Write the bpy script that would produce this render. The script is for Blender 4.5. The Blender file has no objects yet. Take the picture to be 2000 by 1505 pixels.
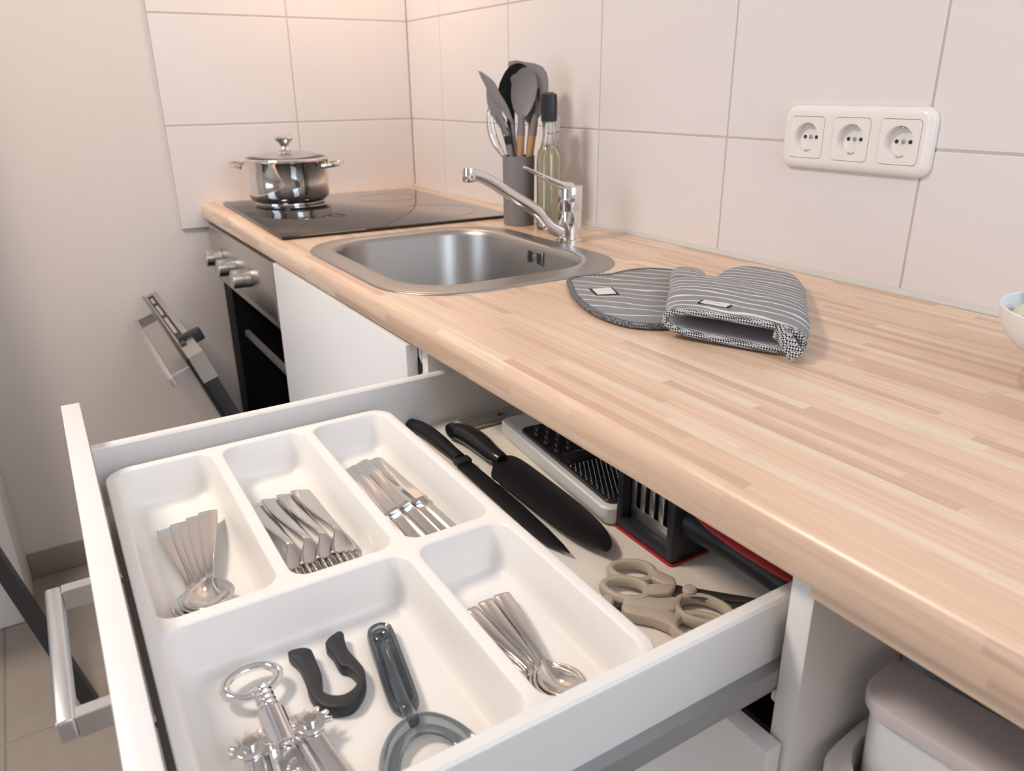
import bpy, bmesh, math, random
from mathutils import Matrix, Vector, Euler
random.seed(4)
S = bpy.context.scene
COL = S.collection
PI = math.pi

# ------------------------------------------------------------------ camera
FPX = 1491.9
cam_d = bpy.data.cameras.new('camera')
cam_d.sensor_fit = 'HORIZONTAL'; cam_d.sensor_width = 36.0
cam_d.lens = FPX * 36.0 / 2000.0
cam_d.clip_start = 0.02
cam = bpy.data.objects.new('camera', cam_d); COL.objects.link(cam)
yaw, pitch, roll = 2.58641267, -0.370583448, -0.0106640746
fw = Vector((math.cos(yaw)*math.cos(pitch), math.sin(yaw)*math.cos(pitch), math.sin(pitch)))
rt = fw.cross(Vector((0, 0, 1))).normalized(); up = rt.cross(fw)
c_, s_ = math.cos(roll), math.sin(roll)
r2 = rt*c_ + up*s_; u2 = up*c_ - rt*s_
cam.matrix_world = Matrix(((r2.x, u2.x, -fw.x, 2.09646), (r2.y, u2.y, -fw.y, -0.97534), (r2.z, u2.z, -fw.z, 1.16314), (0, 0, 0, 1)))
cam_d.dof.use_dof = True; cam_d.dof.focus_distance = 0.80; cam_d.dof.aperture_fstop = 9.0
S.camera = cam

# ------------------------------------------------------------------ view, world, lights
S.view_settings.view_transform = 'Standard'; S.view_settings.look = 'None'
S.view_settings.gamma = 1.0; S.view_settings.use_curve_mapping = False
S.view_settings.exposure = -0.15
wd = bpy.data.worlds.new('daylight_sky'); S.world = wd; wd.use_nodes = True
bg = wd.node_tree.nodes['Background']; bg.inputs[0].default_value = (0.62, 0.76, 1.0, 1); bg.inputs[1].default_value = 1.6

def area(name, loc, target, sx, sy, power, color):
    d = bpy.data.lights.new(name, 'AREA'); d.shape = 'RECTANGLE'; d.size = sx; d.size_y = sy
    d.energy = power; d.color = color
    o = bpy.data.objects.new(name, d); COL.objects.link(o); o.location = loc
    o.rotation_euler = (Vector(target) - Vector(loc)).to_track_quat('-Z', 'Y').to_euler()
    return o
area('window_daylight', (3.08, -0.46, 1.62), (1.5, -0.70, 0.9), 0.78, 1.2, 11.5, (0.82, 0.90, 1.0))
area('balcony_daylight', (1.30, -3.32, 1.25), (1.5, -0.6, 0.8), 1.2, 1.9, 16, (0.76, 0.87, 1.0))
area('ceiling_lamp_light', (0.95, -1.70, 2.40), (0.95, -1.60, 0.0), 0.42, 0.42, 29, (1.0, 0.86, 0.74))
area('hood_lamp_light', (0.30, -0.26, 1.76), (0.16, -0.22, 0.9), 0.22, 0.12, 2.4, (1.0, 0.70, 0.44))

# ------------------------------------------------------------------ materials
def nodes_of(m):
    m.use_nodes = True
    nt = m.node_tree; return nt, nt.nodes, nt.links, nt.nodes['Principled BSDF']

def mat(name, col, rough=0.5, metal=0.0, var=0.03, nscale=40.0, bump=0.0, spec=0.5, trans=0.0, ior=1.45, coat=0.0, stretch=(1, 1, 1)):
    m = bpy.data.materials.new(name); nt, N, Lk, P = nodes_of(m)
    tc = N.new('ShaderNodeTexCoord'); mp = N.new('ShaderNodeMapping'); mp.inputs['Scale'].default_value = stretch
    Lk.new(tc.outputs['Object'], mp.inputs[0])
    nz = N.new('ShaderNodeTexNoise'); nz.inputs['Scale'].default_value = nscale; nz.inputs['Detail'].default_value = 4
    Lk.new(mp.outputs[0], nz.inputs['Vector'])
    mx = N.new('ShaderNodeMix'); mx.data_type = 'RGBA'
    mx.inputs[6].default_value = tuple(max(0, c*(1-var)) for c in col) + (1,)
    mx.inputs[7].default_value = tuple(min(1, c*(1+var)) for c in col) + (1,)
    Lk.new(nz.outputs[0], mx.inputs[0]); Lk.new(mx.outputs[2], P.inputs['Base Color'])
    P.inputs['Roughness'].default_value = rough; P.inputs['Metallic'].default_value = metal
    P.inputs['Specular IOR Level'].default_value = spec; P.inputs['IOR'].default_value = ior
    P.inputs['Transmission Weight'].default_value = trans; P.inputs['Coat Weight'].default_value = coat
    if bump:
        b = N.new('ShaderNodeBump'); b.inputs['Strength'].default_value = bump; b.inputs['Distance'].default_value = 0.002
        Lk.new(nz.outputs[0], b.inputs['Height']); Lk.new(b.outputs[0], P.inputs['Normal'])
    return m

M = {}
M['plaster'] = mat('wall_plaster', (0.755, 0.698, 0.665), 0.85, var=0.02, nscale=120, bump=0.05)
M['roomwall'] = mat('room_wall_paint', (0.50, 0.47, 0.44), 0.9, var=0.02)
M['ceil'] = mat('ceiling_paint', (0.86, 0.84, 0.81), 0.9)
M['tile'] = mat('glazed_wall_tile', (0.79, 0.735, 0.715), 0.34, var=0.012, nscale=6)
M['grout'] = mat('tile_grout', (0.56, 0.50, 0.46), 0.9)
M['floor'] = mat('floor_tile_stone', (0.33, 0.285, 0.24), 0.55, var=0.10, nscale=30)
M['floorgrout'] = mat('floor_grout', (0.30, 0.27, 0.24), 0.9)
M['white'] = mat('white_melamine', (0.84, 0.825, 0.80), 0.42, var=0.01)
M['whitegloss'] = mat('white_gloss_front', (0.83, 0.825, 0.815), 0.30, var=0.012, nscale=9)
M['drawerwhite'] = mat('drawer_side_coating', (0.80, 0.79, 0.77), 0.40, var=0.01)
M['liner'] = mat('drawer_bottom_board', (0.84, 0.78, 0.70), 0.5, var=0.015)
M['tray'] = mat('white_tray_plastic', (0.88, 0.855, 0.82), 0.33, var=0.006)
M['steel'] = mat('cutlery_polished_steel', (0.60, 0.585, 0.57), 0.12, 1.0, var=0.02)
M['chrome'] = mat('chrome', (0.78, 0.78, 0.79), 0.06, 1.0, var=0.01)
M['brushed'] = mat('brushed_steel', (0.56, 0.54, 0.52), 0.33, 1.0, var=0.08, nscale=60, stretch=(1, 30, 30))
M['sinksteel'] = mat('sink_satin_steel', (0.42, 0.405, 0.39), 0.36, 1.0, var=0.05, nscale=60, stretch=(1, 20, 1))
M['potsteel'] = mat('pot_mirror_steel', (0.82, 0.79, 0.76), 0.07, 1.0, var=0.01)
M['alu'] = mat('aluminium_handle', (0.70, 0.70, 0.71), 0.30, 1.0, var=0.05, nscale=80, stretch=(1, 12, 12))
M['slide'] = mat('slide_grey_steel', (0.36, 0.37, 0.37), 0.45, 0.6, var=0.05)
M['hob'] = mat('black_hob_glass', (0.006, 0.006, 0.006), 0.035, var=0.0, spec=0.5, ior=1.52)
M['hobmark'] = mat('hob_zone_print', (0.012, 0.012, 0.012), 0.10)
M['black'] = mat('black_plastic', (0.020, 0.020, 0.022), 0.38, var=0.1)
M['blackmatte'] = mat('black_coated_blade', (0.010, 0.010, 0.012), 0.46, var=0.1, spec=0.28)
M['blacksat'] = mat('black_satin_handle', (0.016, 0.015, 0.016), 0.20, var=0.1)
M['enamel'] = mat('black_oven_enamel', (0.008, 0.008, 0.013), 0.6, var=0.1, spec=0.2)
M['openerblk'] = mat('speckled_black_rubber', (0.024, 0.026, 0.031), 0.50, var=0.25, nscale=300)
M['darkgrey'] = mat('dark_grey_sharpener_plastic', (0.014, 0.016, 0.021), 0.45, var=0.08)
M['red'] = mat('red_plastic', (0.45, 0.035, 0.04), 0.40)
M['beige'] = mat('beige_scissor_plastic', (0.50, 0.43, 0.345), 0.45, var=0.02)
M['blade'] = mat('grey_scissor_steel', (0.16, 0.155, 0.15), 0.32, 0.8)
M['greyutensil'] = mat('grey_silicone', (0.235, 0.21, 0.205), 0.48, var=0.03)
M['crock'] = mat('grey_crock_plastic', (0.215, 0.20, 0.195), 0.50, var=0.03)
M['woodhandle'] = mat('beech_handle', (0.52, 0.30, 0.13), 0.5, var=0.15, nscale=60, stretch=(8, 8, 1))
M['socket'] = mat('socket_plastic', (0.85, 0.81, 0.76), 0.22, var=0.004)
M['sockethole'] = mat('socket_hole_dark', (0.03, 0.028, 0.025), 0.6)
M['seal'] = mat('silicone_strip', (0.60, 0.575, 0.54), 0.5)
M['bin'] = mat('white_bin_plastic', (0.79, 0.79, 0.78), 0.42, var=0.008)
M['binlid'] = mat('lilac_grey_bin_lid', (0.60, 0.545, 0.535), 0.5, var=0.008)
M['binouter'] = mat('cream_bin_plastic', (0.80, 0.76, 0.715), 0.45, var=0.008)
M['ceramic'] = mat('white_ceramic', (0.80, 0.80, 0.79), 0.30, var=0.005)
M['bluepkt'] = mat('blue_wrapper', (0.16, 0.42, 0.72), 0.35)
M['clearpkt'] = mat('cream_wrapper', (0.68, 0.63, 0.52), 0.35, var=0.2, nscale=200)
M['paleblue'] = mat('pale_blue_grey_paint', (0.50, 0.56, 0.63), 0.4)
M['label'] = mat('woven_label_white', (0.72, 0.71, 0.69), 0.8)
M['labelblk'] = mat('woven_label_black', (0.025, 0.025, 0.027), 0.8)
M['labelink'] = mat('woven_label_grey_thread', (0.42, 0.42, 0.42), 0.8)
M['lining'] = mat('grey_lining', (0.50, 0.48, 0.50), 0.9, var=0.05, nscale=150, bump=0.3)
M['glass'] = mat('clear_glass', (0.96, 0.97, 0.96), 0.02, trans=1.0, ior=1.45, var=0.0)
M['oil'] = mat('pale_oil', (0.93, 0.83, 0.48), 0.04, trans=0.6, ior=1.40, var=0.0)
M['smoke'] = mat('smoke_clear_plastic', (0.43, 0.485, 0.53), 0.03, trans=0.92, ior=1.47, var=0.0)
M['redled'] = mat('red_pilot_lens', (0.5, 0.05, 0.05), 0.3)

def m_lamp():
    m = bpy.data.materials.new('lamp_diffuser'); nt, N, Lk, P = nodes_of(m)
    P.inputs['Base Color'].default_value = (0.9, 0.85, 0.75, 1)
    P.inputs['Emission Color'].default_value = (1.0, 0.86, 0.70, 1); P.inputs['Emission Strength'].default_value = 6.0
    return m
M['lamp'] = m_lamp()

def m_worktop():
    m = bpy.data.materials.new('butcher_block_laminate'); nt, N, Lk, P = nodes_of(m)
    def math_(op, a, b=None):
        n = N.new('ShaderNodeMath'); n.operation = op
        for i, v in enumerate((a, b)):
            if v is None: continue
            if isinstance(v, (int, float)): n.inputs[i].default_value = v
            else: Lk.new(v, n.inputs[i])
        return n.outputs[0]
    tc = N.new('ShaderNodeTexCoord'); sp = N.new('ShaderNodeSeparateXYZ'); Lk.new(tc.outputs['Object'], sp.inputs[0])
    x, y, z = sp.outputs
    v = math_('ADD', y, math_('MULTIPLY', z, 1.0))              # wraps round the front edge
    row = math_('FLOOR', math_('DIVIDE', v, 0.0118))
    wn = N.new('ShaderNodeTexWhiteNoise'); wn.noise_dimensions = '1D'; Lk.new(row, wn.inputs['W'])
    xo = math_('ADD', x, math_('MULTIPLY', wn.outputs[0], 3.7))
    ln = math_('ADD', 0.14, math_('MULTIPLY', wn.outputs[0], 0.20))
    cell = math_('FLOOR', math_('DIVIDE', xo, ln))
    cb = N.new('ShaderNodeCombineXYZ'); Lk.new(cell, cb.inputs[0]); Lk.new(row, cb.inputs[1])
    w2 = N.new('ShaderNodeTexWhiteNoise'); w2.noise_dimensions = '2D'; Lk.new(cb.outputs[0], w2.inputs['Vector'])
    cr = N.new('ShaderNodeValToRGB'); e = cr.color_ramp.elements
    e[0].position = 0.0; e[0].color = (0.62, 0.425, 0.305, 1)
    e[1].position = 1.0; e[1].color = (0.78, 0.655, 0.50, 1)
    for pos, c in ((0.16, (0.66, 0.465, 0.335)), (0.30, (0.735, 0.535, 0.39)), (0.80, (0.765, 0.57, 0.42)), (0.90, (0.77, 0.63, 0.475))):
        k = e.new(pos); k.color = c + (1,)
    Lk.new(w2.outputs[0], cr.inputs[0])
    # grain
    g = N.new('ShaderNodeCombineXYZ'); Lk.new(math_('MULTIPLY', math_('ADD', x, math_('MULTIPLY', w2.outputs[0], 9.0)), 4.0), g.inputs[0]); Lk.new(math_('MULTIPLY', v, 120.0), g.inputs[1])
    nz = N.new('ShaderNodeTexNoise'); nz.inputs['Scale'].default_value = 1.6; nz.inputs['Detail'].default_value = 6; nz.inputs['Roughness'].default_value = 0.62; nz.inputs['Distortion'].default_value = 0.5
    Lk.new(g.outputs[0], nz.inputs['Vector'])
    gr = N.new('ShaderNodeValToRGB'); ge = gr.color_ramp.elements
    ge[0].position = 0.32; ge[0].color = (0.89, 0.86, 0.84, 1); ge[1].position = 0.62; ge[1].color = (1.05, 1.04, 1.03, 1)
    Lk.new(nz.outputs[0], gr.inputs[0])
    mx = N.new('ShaderNodeMix'); mx.data_type = 'RGBA'; mx.blend_type = 'MULTIPLY'; mx.inputs[0].default_value = 1.0
    Lk.new(cr.outputs[0], mx.inputs[6]); Lk.new(gr.outputs[0], mx.inputs[7]); Lk.new(mx.outputs[2], P.inputs['Base Color'])
    P.inputs['Roughness'].default_value = 0.29
    b = N.new('ShaderNodeBump'); b.inputs['Strength'].default_value = 0.06; b.inputs['Distance'].default_value = 0.001
    Lk.new(nz.outputs[0], b.inputs['Height']); Lk.new(b.outputs[0], P.inputs['Normal'])
    return m
M['wood'] = m_worktop()

def m_fabric(name, stripes=True, period=0.0195, sw=0.075, fine=700.0, light=0.46, dark=0.15):
    m = bpy.data.materials.new(name); nt, N, Lk, P = nodes_of(m)
    def math_(op, a, b=None, c=None):
        n = N.new('ShaderNodeMath'); n.operation = op
        for i, v in enumerate((a, b, c)):
            if v is None: continue
            if isinstance(v, (int, float)): n.inputs[i].default_value = v
            else: Lk.new(v, n.inputs[i])
        return n.outputs[0]
    tc = N.new('ShaderNodeTexCoord'); sp = N.new('ShaderNodeSeparateXYZ'); Lk.new(tc.outputs['Object'], sp.inputs[0])
    u, v, w = sp.outputs
    # woven pepper-and-salt ground
    a = math_('SINE', math_('MULTIPLY', u, fine*4.2)); b = math_('SINE', math_('MULTIPLY', v, fine*4.2)); c2 = math_('SINE', math_('MULTIPLY', w, fine*4.2))
    chk = math_('MULTIPLY', math_('ADD', a, c2), b)
    chk = math_('ADD', math_('MULTIPLY', chk, 0.5), 0.5)
    cr = N.new('ShaderNodeValToRGB'); e = cr.color_ramp.elements
    e[0].position = 0.25; e[0].color = (dark*0.86, dark*0.88, dark*0.92, 1); e[1].position = 0.75; e[1].color = (light*0.96, light*0.97, light, 1)
    Lk.new(chk, cr.inputs[0]); out = cr.outputs[0]
    if stripes:
        sc = N.new('ShaderNodeCombineXYZ'); Lk.new(math_('MULTIPLY', u, 14.0), sc.inputs[0]); Lk.new(math_('MULTIPLY', v, 26.0), sc.inputs[1])
        nz = N.new('ShaderNodeTexNoise'); nz.inputs['Scale'].default_value = 1.0; nz.inputs['Detail'].default_value = 1.0; Lk.new(sc.outputs[0], nz.inputs['Vector'])
        ph = math_('ADD', v, math_('MULTIPLY', nz.outputs[0], 0.028))
        f = math_('FRACT', math_('DIVIDE', ph, period))
        d = math_('ABSOLUTE', math_('SUBTRACT', f, 0.5))
        st = N.new('ShaderNodeValToRGB'); se = st.color_ramp.elements
        se[0].position = sw; se[0].color = (1, 1, 1, 1); se[1].position = sw+0.035; se[1].color = (0, 0, 0, 1)
        Lk.new(d, st.inputs[0])
        mx = N.new('ShaderNodeMix'); mx.data_type = 'RGBA'; Lk.new(st.outputs[0], mx.inputs[0]); Lk.new(out, mx.inputs[6]); mx.inputs[7].default_value = (0.74, 0.72, 0.70, 1)
        out = mx.outputs[2]
    Lk.new(out, P.inputs['Base Color']); P.inputs['Roughness'].default_value = 0.95; P.inputs['Specular IOR Level'].default_value = 0.1
    bp = N.new('ShaderNodeBump'); bp.inputs['Strength'].default_value = 0.35; bp.inputs['Distance'].default_value = 0.0008
    Lk.new(chk, bp.inputs['Height']); Lk.new(bp.outputs[0], P.inputs['Normal'])
    return m
M['fabric'] = m_fabric('striped_grey_fabric')
M['fabric2'] = m_fabric('striped_quilted_fabric', period=0.025, sw=0.045)
M['binding'] = m_fabric('checked_binding_fabric', False, fine=520.0, light=0.62, dark=0.03)
M['binding2'] = m_fabric('dark_checked_binding_fabric', False, fine=520.0, light=0.30, dark=0.05)

# ------------------------------------------------------------------ mesh helpers
def add_box(bm, x0, x1, y0, y1, z0, z1, bev=0.0, seg=2):
    r = bmesh.ops.create_cube(bm, size=1.0)
    vs = r['verts']
    bmesh.ops.transform(bm, matrix=Matrix.Translation(((x0+x1)/2, (y0+y1)/2, (z0+z1)/2)) @ Matrix.Diagonal((x1-x0, y1-y0, z1-z0, 1)), verts=vs)
    if bev:
        es = list({e for v in vs for e in v.link_edges})
        bmesh.ops.bevel(bm, geom=es, offset=bev, segments=seg, affect='EDGES', profile=0.5)
    return bm

def box(*a, **k):
    return add_box(bmesh.new(), *a, **k)

def add_loft(bm, loops, cap0=True, cap1=True, close=True):
    rings = [[bm.verts.new(p) for p in lp] for lp in loops]
    n = len(rings[0])
    for a, b in zip(rings, rings[1:]):
        for i in range(n if close else n-1):
            j = (i+1) % n
            bm.faces.new((a[i], a[j], b[j], b[i]))
    if cap0: bm.faces.new(list(reversed(rings[0])))
    if cap1: bm.faces.new(rings[-1])
    return rings

def fix(bm):
    bmesh.ops.recalc_face_normals(bm, faces=bm.faces); return bm

def rrect(x0, x1, y0, y1, r, z, n=6):
    r = max(0.0005, min(r, (x1-x0)/2-1e-4, (y1-y0)/2-1e-4)); out = []
    for cx, cy, a0 in ((x1-r, y1-r, 0), (x0+r, y1-r, 90), (x0+r, y0+r, 180), (x1-r, y0+r, 270)):
        for k in range(n+1):
            a = math.radians(a0 + 90*k/n); out.append((cx+r*math.cos(a), cy+r*math.sin(a), z))
    return out

def smooth_poly(pts, sub=3):
    """closed Catmull-Rom through 2-D points"""
    n = len(pts); out = []
    for i in range(n):
        p0, p1, p2, p3 = pts[i-1], pts[i], pts[(i+1) % n], pts[(i+2) % n]
        for k in range(sub):
            t = k/sub
            out.append(tuple(0.5*((2*p1[d]) + (-p0[d]+p2[d])*t + (2*p0[d]-5*p1[d]+4*p2[d]-p3[d])*t*t + (-p0[d]+3*p1[d]-3*p2[d]+p3[d])*t**3) for d in range(len(p1))))
    return out

def spline(pts, sub=6):
    n = len(pts); out = []
    for i in range(n-1):
        p0, p1, p2, p3 = pts[max(i-1, 0)], pts[i], pts[i+1], pts[min(i+2, n-1)]
        for k in range(sub):
            t = k/sub
            out.append(tuple(0.5*((2*p1[d]) + (-p0[d]+p2[d])*t + (2*p0[d]-5*p1[d]+4*p2[d]-p3[d])*t*t + (-p0[d]+3*p1[d]-3*p2[d]+p3[d])*t**3) for d in range(len(p1))))
    out.append(tuple(pts[-1])); return out

def area2(pts):
    return sum(pts[i][0]*pts[(i+1) % len(pts)][1]-pts[(i+1) % len(pts)][0]*pts[i][1] for i in range(len(pts)))/2

def offset_poly(pts, d):
    n = len(pts); out = []
    s = 1 if area2(pts) > 0 else -1
    for i in range(n):
        a = Vector(pts[i-1]); b = Vector(pts[i]); c = Vector(pts[(i+1) % n])
        e1 = (b-a); e2 = (c-b)
        if e1.length < 1e-9 or e2.length < 1e-9: out.append(tuple(b)); continue
        e1.normalize(); e2.normalize()
        n1 = Vector((-e1.y, e1.x))*s; n2 = Vector((-e2.y, e2.x))*s
        m = n1+n2
        if m.length < 0.3: m = n1
        m.normalize(); k = d/max(0.5, m.dot(n1))
        out.append(tuple(b+m*k))
    return out

def add_prism(bm, pts, z0, z1, bev=0.0, both=True):
    """extruded 2-D outline with softened top (and bottom) edges"""
    if bev:
        i1 = offset_poly(pts, bev*0.35); i2 = offset_poly(pts, bev)
        lv = []
        if both: lv += [(i2, z0), (i1, z0+bev*0.35), (pts, z0+bev)]
        else: lv += [(pts, z0)]
        lv += [(pts, z1-bev), (i1, z1-bev*0.35), (i2, z1)]
    else: lv = [(pts, z0), (pts, z1)]
    rings = [[bm.verts.new((p[0], p[1], z)) for p in l] for l, z in lv]
    n = len(pts)
    for a, b in zip(rings, rings[1:]):
        for i in range(n): bm.faces.new((a[i], a[(i+1) % n], b[(i+1) % n], b[i]))
    for ring in (rings[0], rings[-1]):
        es = [bm.edges.get((ring[i], ring[(i+1) % n])) for i in range(n)]
        bmesh.ops.triangle_fill(bm, edges=es, use_beauty=True)
    return bm

def prism(*a, **k): return fix(add_prism(bmesh.new(), *a, **k))

def add_holed(bm, outer, holes, z0, z1):
    """flat plate with holes"""
    for z, flip in ((z0, True), (z1, False)):
        es = []
        for lp in [outer]+holes:
            vs = [bm.verts.new((p[0], p[1], z)) for p in lp]
            es += [bm.edges.new((vs[i], vs[(i+1) % len(vs)])) for i in range(len(vs))]
        bmesh.ops.triangle_fill(bm, edges=es, use_beauty=True)
    for lp in [outer]+holes:
        a = [bm.verts.new((p[0], p[1], z0)) for p in lp]; b = [bm.verts.new((p[0], p[1], z1)) for p in lp]
        for i in range(len(lp)):
            j = (i+1) % len(lp); bm.faces.new((a[i], a[j], b[j], b[i]))
    bmesh.ops.remove_doubles(bm, verts=bm.verts, dist=1e-6)
    return fix(bm)

def add_lathe(bm, prof, seg=40, c=(0, 0, 0), cap0=True, cap1=True, axis=None):
    loops = []
    for r, z in prof:
        loops.append([Vector((max(r, 1e-5)*math.cos(2*PI*k/seg), max(r, 1e-5)*math.sin(2*PI*k/seg), z)) for k in range(seg)])
    if axis is not None:
        R = Vector((0, 0, 1)).rotation_difference(Vector(axis)).to_matrix()
        loops = [[R @ p for p in l] for l in loops]
    c = Vector(c); loops = [[p+c for p in l] for l in loops]
    add_loft(bm, loops, cap0, cap1); return bm

def lathe(*a, **k): return fix(add_lathe(bmesh.new(), *a, **k))

def add_tube(bm, pts, rad, seg=10, closed=False, flat=1.0, upv=None):
    pts = [Vector(p) for p in pts]; n = len(pts)
    rads = rad if isinstance(rad, (list, tuple)) else [rad]*n
    loops = []; prev = None
    for i, p in enumerate(pts):
        if closed: t = pts[(i+1) % n]-pts[i-1]
        else: t = pts[min(i+1, n-1)]-pts[max(i-1, 0)]
        t.normalize()
        if upv is not None: nv = Vector(upv)-t*t.dot(Vector(upv))
        elif prev is None: nv = Vector((0, 0, 1)) if abs(t.z) < 0.9 else Vector((1, 0, 0)); nv = nv-t*t.dot(nv)
        else: nv = prev-t*t.dot(prev)
        nv.normalize(); prev = nv; bv = t.cross(nv)
        loops.append([p+(nv*math.cos(2*PI*k/seg)*flat+bv*math.sin(2*PI*k/seg))*rads[i] for k in range(seg)])
    if closed: loops.append(loops[0]); add_loft(bm, loops, False, False); bmesh.ops.remove_doubles(bm, verts=bm.verts, dist=1e-6)
    else: add_loft(bm, loops)
    return bm

def tube(*a, **k): return fix(add_tube(bmesh.new(), *a, **k))

def add_sphere(bm, c, rx, ry, rz, u=16, v=10):
    r = bmesh.ops.create_uvsphere(bm, u_segments=u, v_segments=v, radius=1.0)
    bmesh.ops.transform(bm, matrix=Matrix.Translation(c) @ Matrix.Diagonal((rx, ry, rz, 1)), verts=r['verts']); return bm

# ------------------------------------------------------------------ object helpers
def link_mesh(name, bm, m, sharp=35):
    me = bpy.data.meshes.new(name); bm.normal_update()
    for f in bm.faces: f.smooth = True
    bm.to_mesh(me); bm.free()
    me.set_sharp_from_angle(angle=math.radians(sharp))
    if m is not None: me.materials.append(m)
    o = bpy.data.objects.new(name, me); COL.objects.link(o); return o

def tag(o, label, cat, group=None, kind=None):
    if label: o['label'] = label
    if cat: o['category'] = cat
    if group: o['group'] = group
    if kind: o['kind'] = kind
    return o

IDM = Matrix.Identity(4)
class Thing:
    """an Empty at the thing's base; parts are given in the coordinates of `space`"""
    def __init__(self, name, label, cat, base=(0, 0, 0), space=IDM, group=None, kind=None):
        self.o = bpy.data.objects.new(name, None); COL.objects.link(self.o)
        self.o.empty_display_size = 0.02
        self.b = Vector(base); self.o.matrix_world = space @ Matrix.Translation(self.b)
        tag(self.o, label, cat, group, kind)
    def part(self, name, bm, m, parent=None, label=None, kind=None, sharp=35):
        bmesh.ops.translate(bm, vec=-self.b, verts=bm.verts)
        o = link_mesh(name, bm, m, sharp); o.parent = parent or self.o
        if label: o['label'] = label
        if kind: o['kind'] = kind
        return o

def single(name, label, cat, bm, m, base=(0, 0, 0), space=IDM, group=None, kind=None, sharp=35):
    b = Vector(base); bmesh.ops.translate(bm, vec=-b, verts=bm.verts)
    o = link_mesh(name, bm, m, sharp); o.matrix_world = space @ Matrix.Translation(b)
    return tag(o, label, cat, group, kind)

def struct(name, bm, m, sharp=35):
    o = link_mesh(name, bm, m, sharp); o['kind'] = 'structure'; return o

def copy_tree(o, parent=None):
    c = o.copy(); COL.objects.link(c)
    if parent is not None: c.parent = parent
    for ch in list(o.children): copy_tree(ch, c)
    return c

def solidify(o, t, off=0.0):
    s = o.modifiers.new('thickness', 'SOLIDIFY'); s.thickness = t; s.offset = off; return o

# ================================================================== ROOM
FZ = -0.02
XR, YF, HC = 3.15, -3.4, 2.55
TW, TH = 0.33156, 0.24866
X1, ZA = 0.19173, 1.08628
YE = -0.6546
G = 0.0014
# floor with its tiles
fl = struct('floor', box(-1.6, XR+0.1, YF-0.1, 0.1, FZ-0.1, FZ-0.002), M['floorgrout'])
ft = {}
def tile_mesh(w, h, t, m, bev=0.0012):
    key = (round(w, 4), round(h, 4), round(t, 4), m.name)
    if key not in ft:
        bm = box(-w/2, w/2, -h/2, h/2, -t, 0, bev, 1)
        o = link_mesh('tile', bm, m); ft[key] = o.data; bpy.data.objects.remove(o)
    return ft[key]
def put_tile(parent, w, h, t, m, mw, name='tile'):
    o = bpy.data.objects.new(name, tile_mesh(w, h, t, m)); COL.objects.link(o); o.parent = parent; o.matrix_local = mw; return o
FT = 0.60
for ix in range(-3, 7):
    for iy in range(0, 6):
        xa, xb = ix*FT, ix*FT+FT; yb, ya = -0.02-iy*FT, -0.02-(iy+1)*FT
        xa = max(xa, -1.6); xb = min(xb, XR+0.05); ya = max(ya, YF-0.05)
        if xb-xa < 0.02 or yb-ya < 0.02: continue
        put_tile(fl, xb-xa-0.004, yb-ya-0.004, 0.006, M['floor'], Matrix.Translation(((xa+xb)/2, (ya+yb)/2, FZ)), 'floor_tile')

# back wall and its tiles (tile faces lie in y = 0)
wb = struct('wall_back', box(-0.15, XR+0.1, 0.0062, 0.15, FZ, HC), M['plaster'])
gb = link_mesh('grout', box(-0.002, 3.2, 0.0010, 0.0065, ZA-TH, ZA+3*TH), M['grout']); gb.parent = wb
RX = Matrix.Rotation(PI/2, 4, 'X')
xs = [0.0]+[X1+i*TW for i in range(10)]
for r in range(4):
    za = ZA-TH+r*TH
    for i in range(len(xs)-1):
        w = xs[i+1]-xs[i]-2*G
        put_tile(wb, w, TH-2*G, 0.006, M['tile'], Matrix.Translation(((xs[i]+xs[i+1])/2, 0, za+TH/2)) @ RX)
# left wall (tile faces lie in x = 0)
wl = struct('wall_left', box(-0.15, -0.0082, -1.17, 0.15, FZ, HC), M['plaster'])
gl = link_mesh('grout', box(-0.0085, -0.0010, YE+0.0005, 0.0, ZA-TH+0.0005, ZA+3*TH), M['grout']); gl.parent = wl
RY = Matrix(((0, 0, 1, 0), (1, 0, 0, 0), (0, 1, 0, 0), (0, 0, 0, 1)))
ys = [0.0, -0.3282, YE]
for r in range(4):
    za = ZA-TH+r*TH
    for i in range(2):
        w = ys[i]-ys[i+1]-2*G
        put_tile(wl, w, TH-2*G, 0.0078, M['tile'], Matrix.Translation((0, (ys[i]+ys[i+1])/2, za+TH/2)) @ RY)
# rest of the room
bmw = bmesh.new()
add_box(bmw, -1.6, 0.65, YF-0.1, YF, FZ, HC); add_box(bmw, 1.95, XR+0.1, YF-0.1, YF, FZ, HC); add_box(bmw, 0.65, 1.95, YF-0.1, YF, 2.25, HC); add_box(bmw, 0.65, 1.95, YF-0.1, YF, FZ, 0.25)
struct('wall_front', bmw, M['roomwall'])
bmw = bmesh.new()
for a in ((0.65, 0.72, 0.25, 2.25), (1.88, 1.95, 0.25, 2.25), (0.72, 1.88, 0.25, 0.32), (0.72, 1.88, 2.18, 2.25), (1.27, 1.33, 0.32, 2.18)):
    add_box(bmw, a[0], a[1], YF-0.08, YF-0.03, a[2], a[3])
struct('window_2', bmw, M['white'])
bmw = bmesh.new()
WY0, WY1, WZ0, WZ1 = -0.90, -0.03, 0.95, 2.35
add_box(bmw, XR, XR+0.15, YF, WY0, FZ, HC); add_box(bmw, XR, XR+0.15, WY1, 0.1, FZ, HC)
add_box(bmw, XR, XR+0.15, WY0, WY1, FZ, WZ0); add_box(bmw, XR, XR+0.15, WY0, WY1, WZ1, HC)
struct('wall_right', bmw, M['plaster'])
bmw = bmesh.new()
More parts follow.
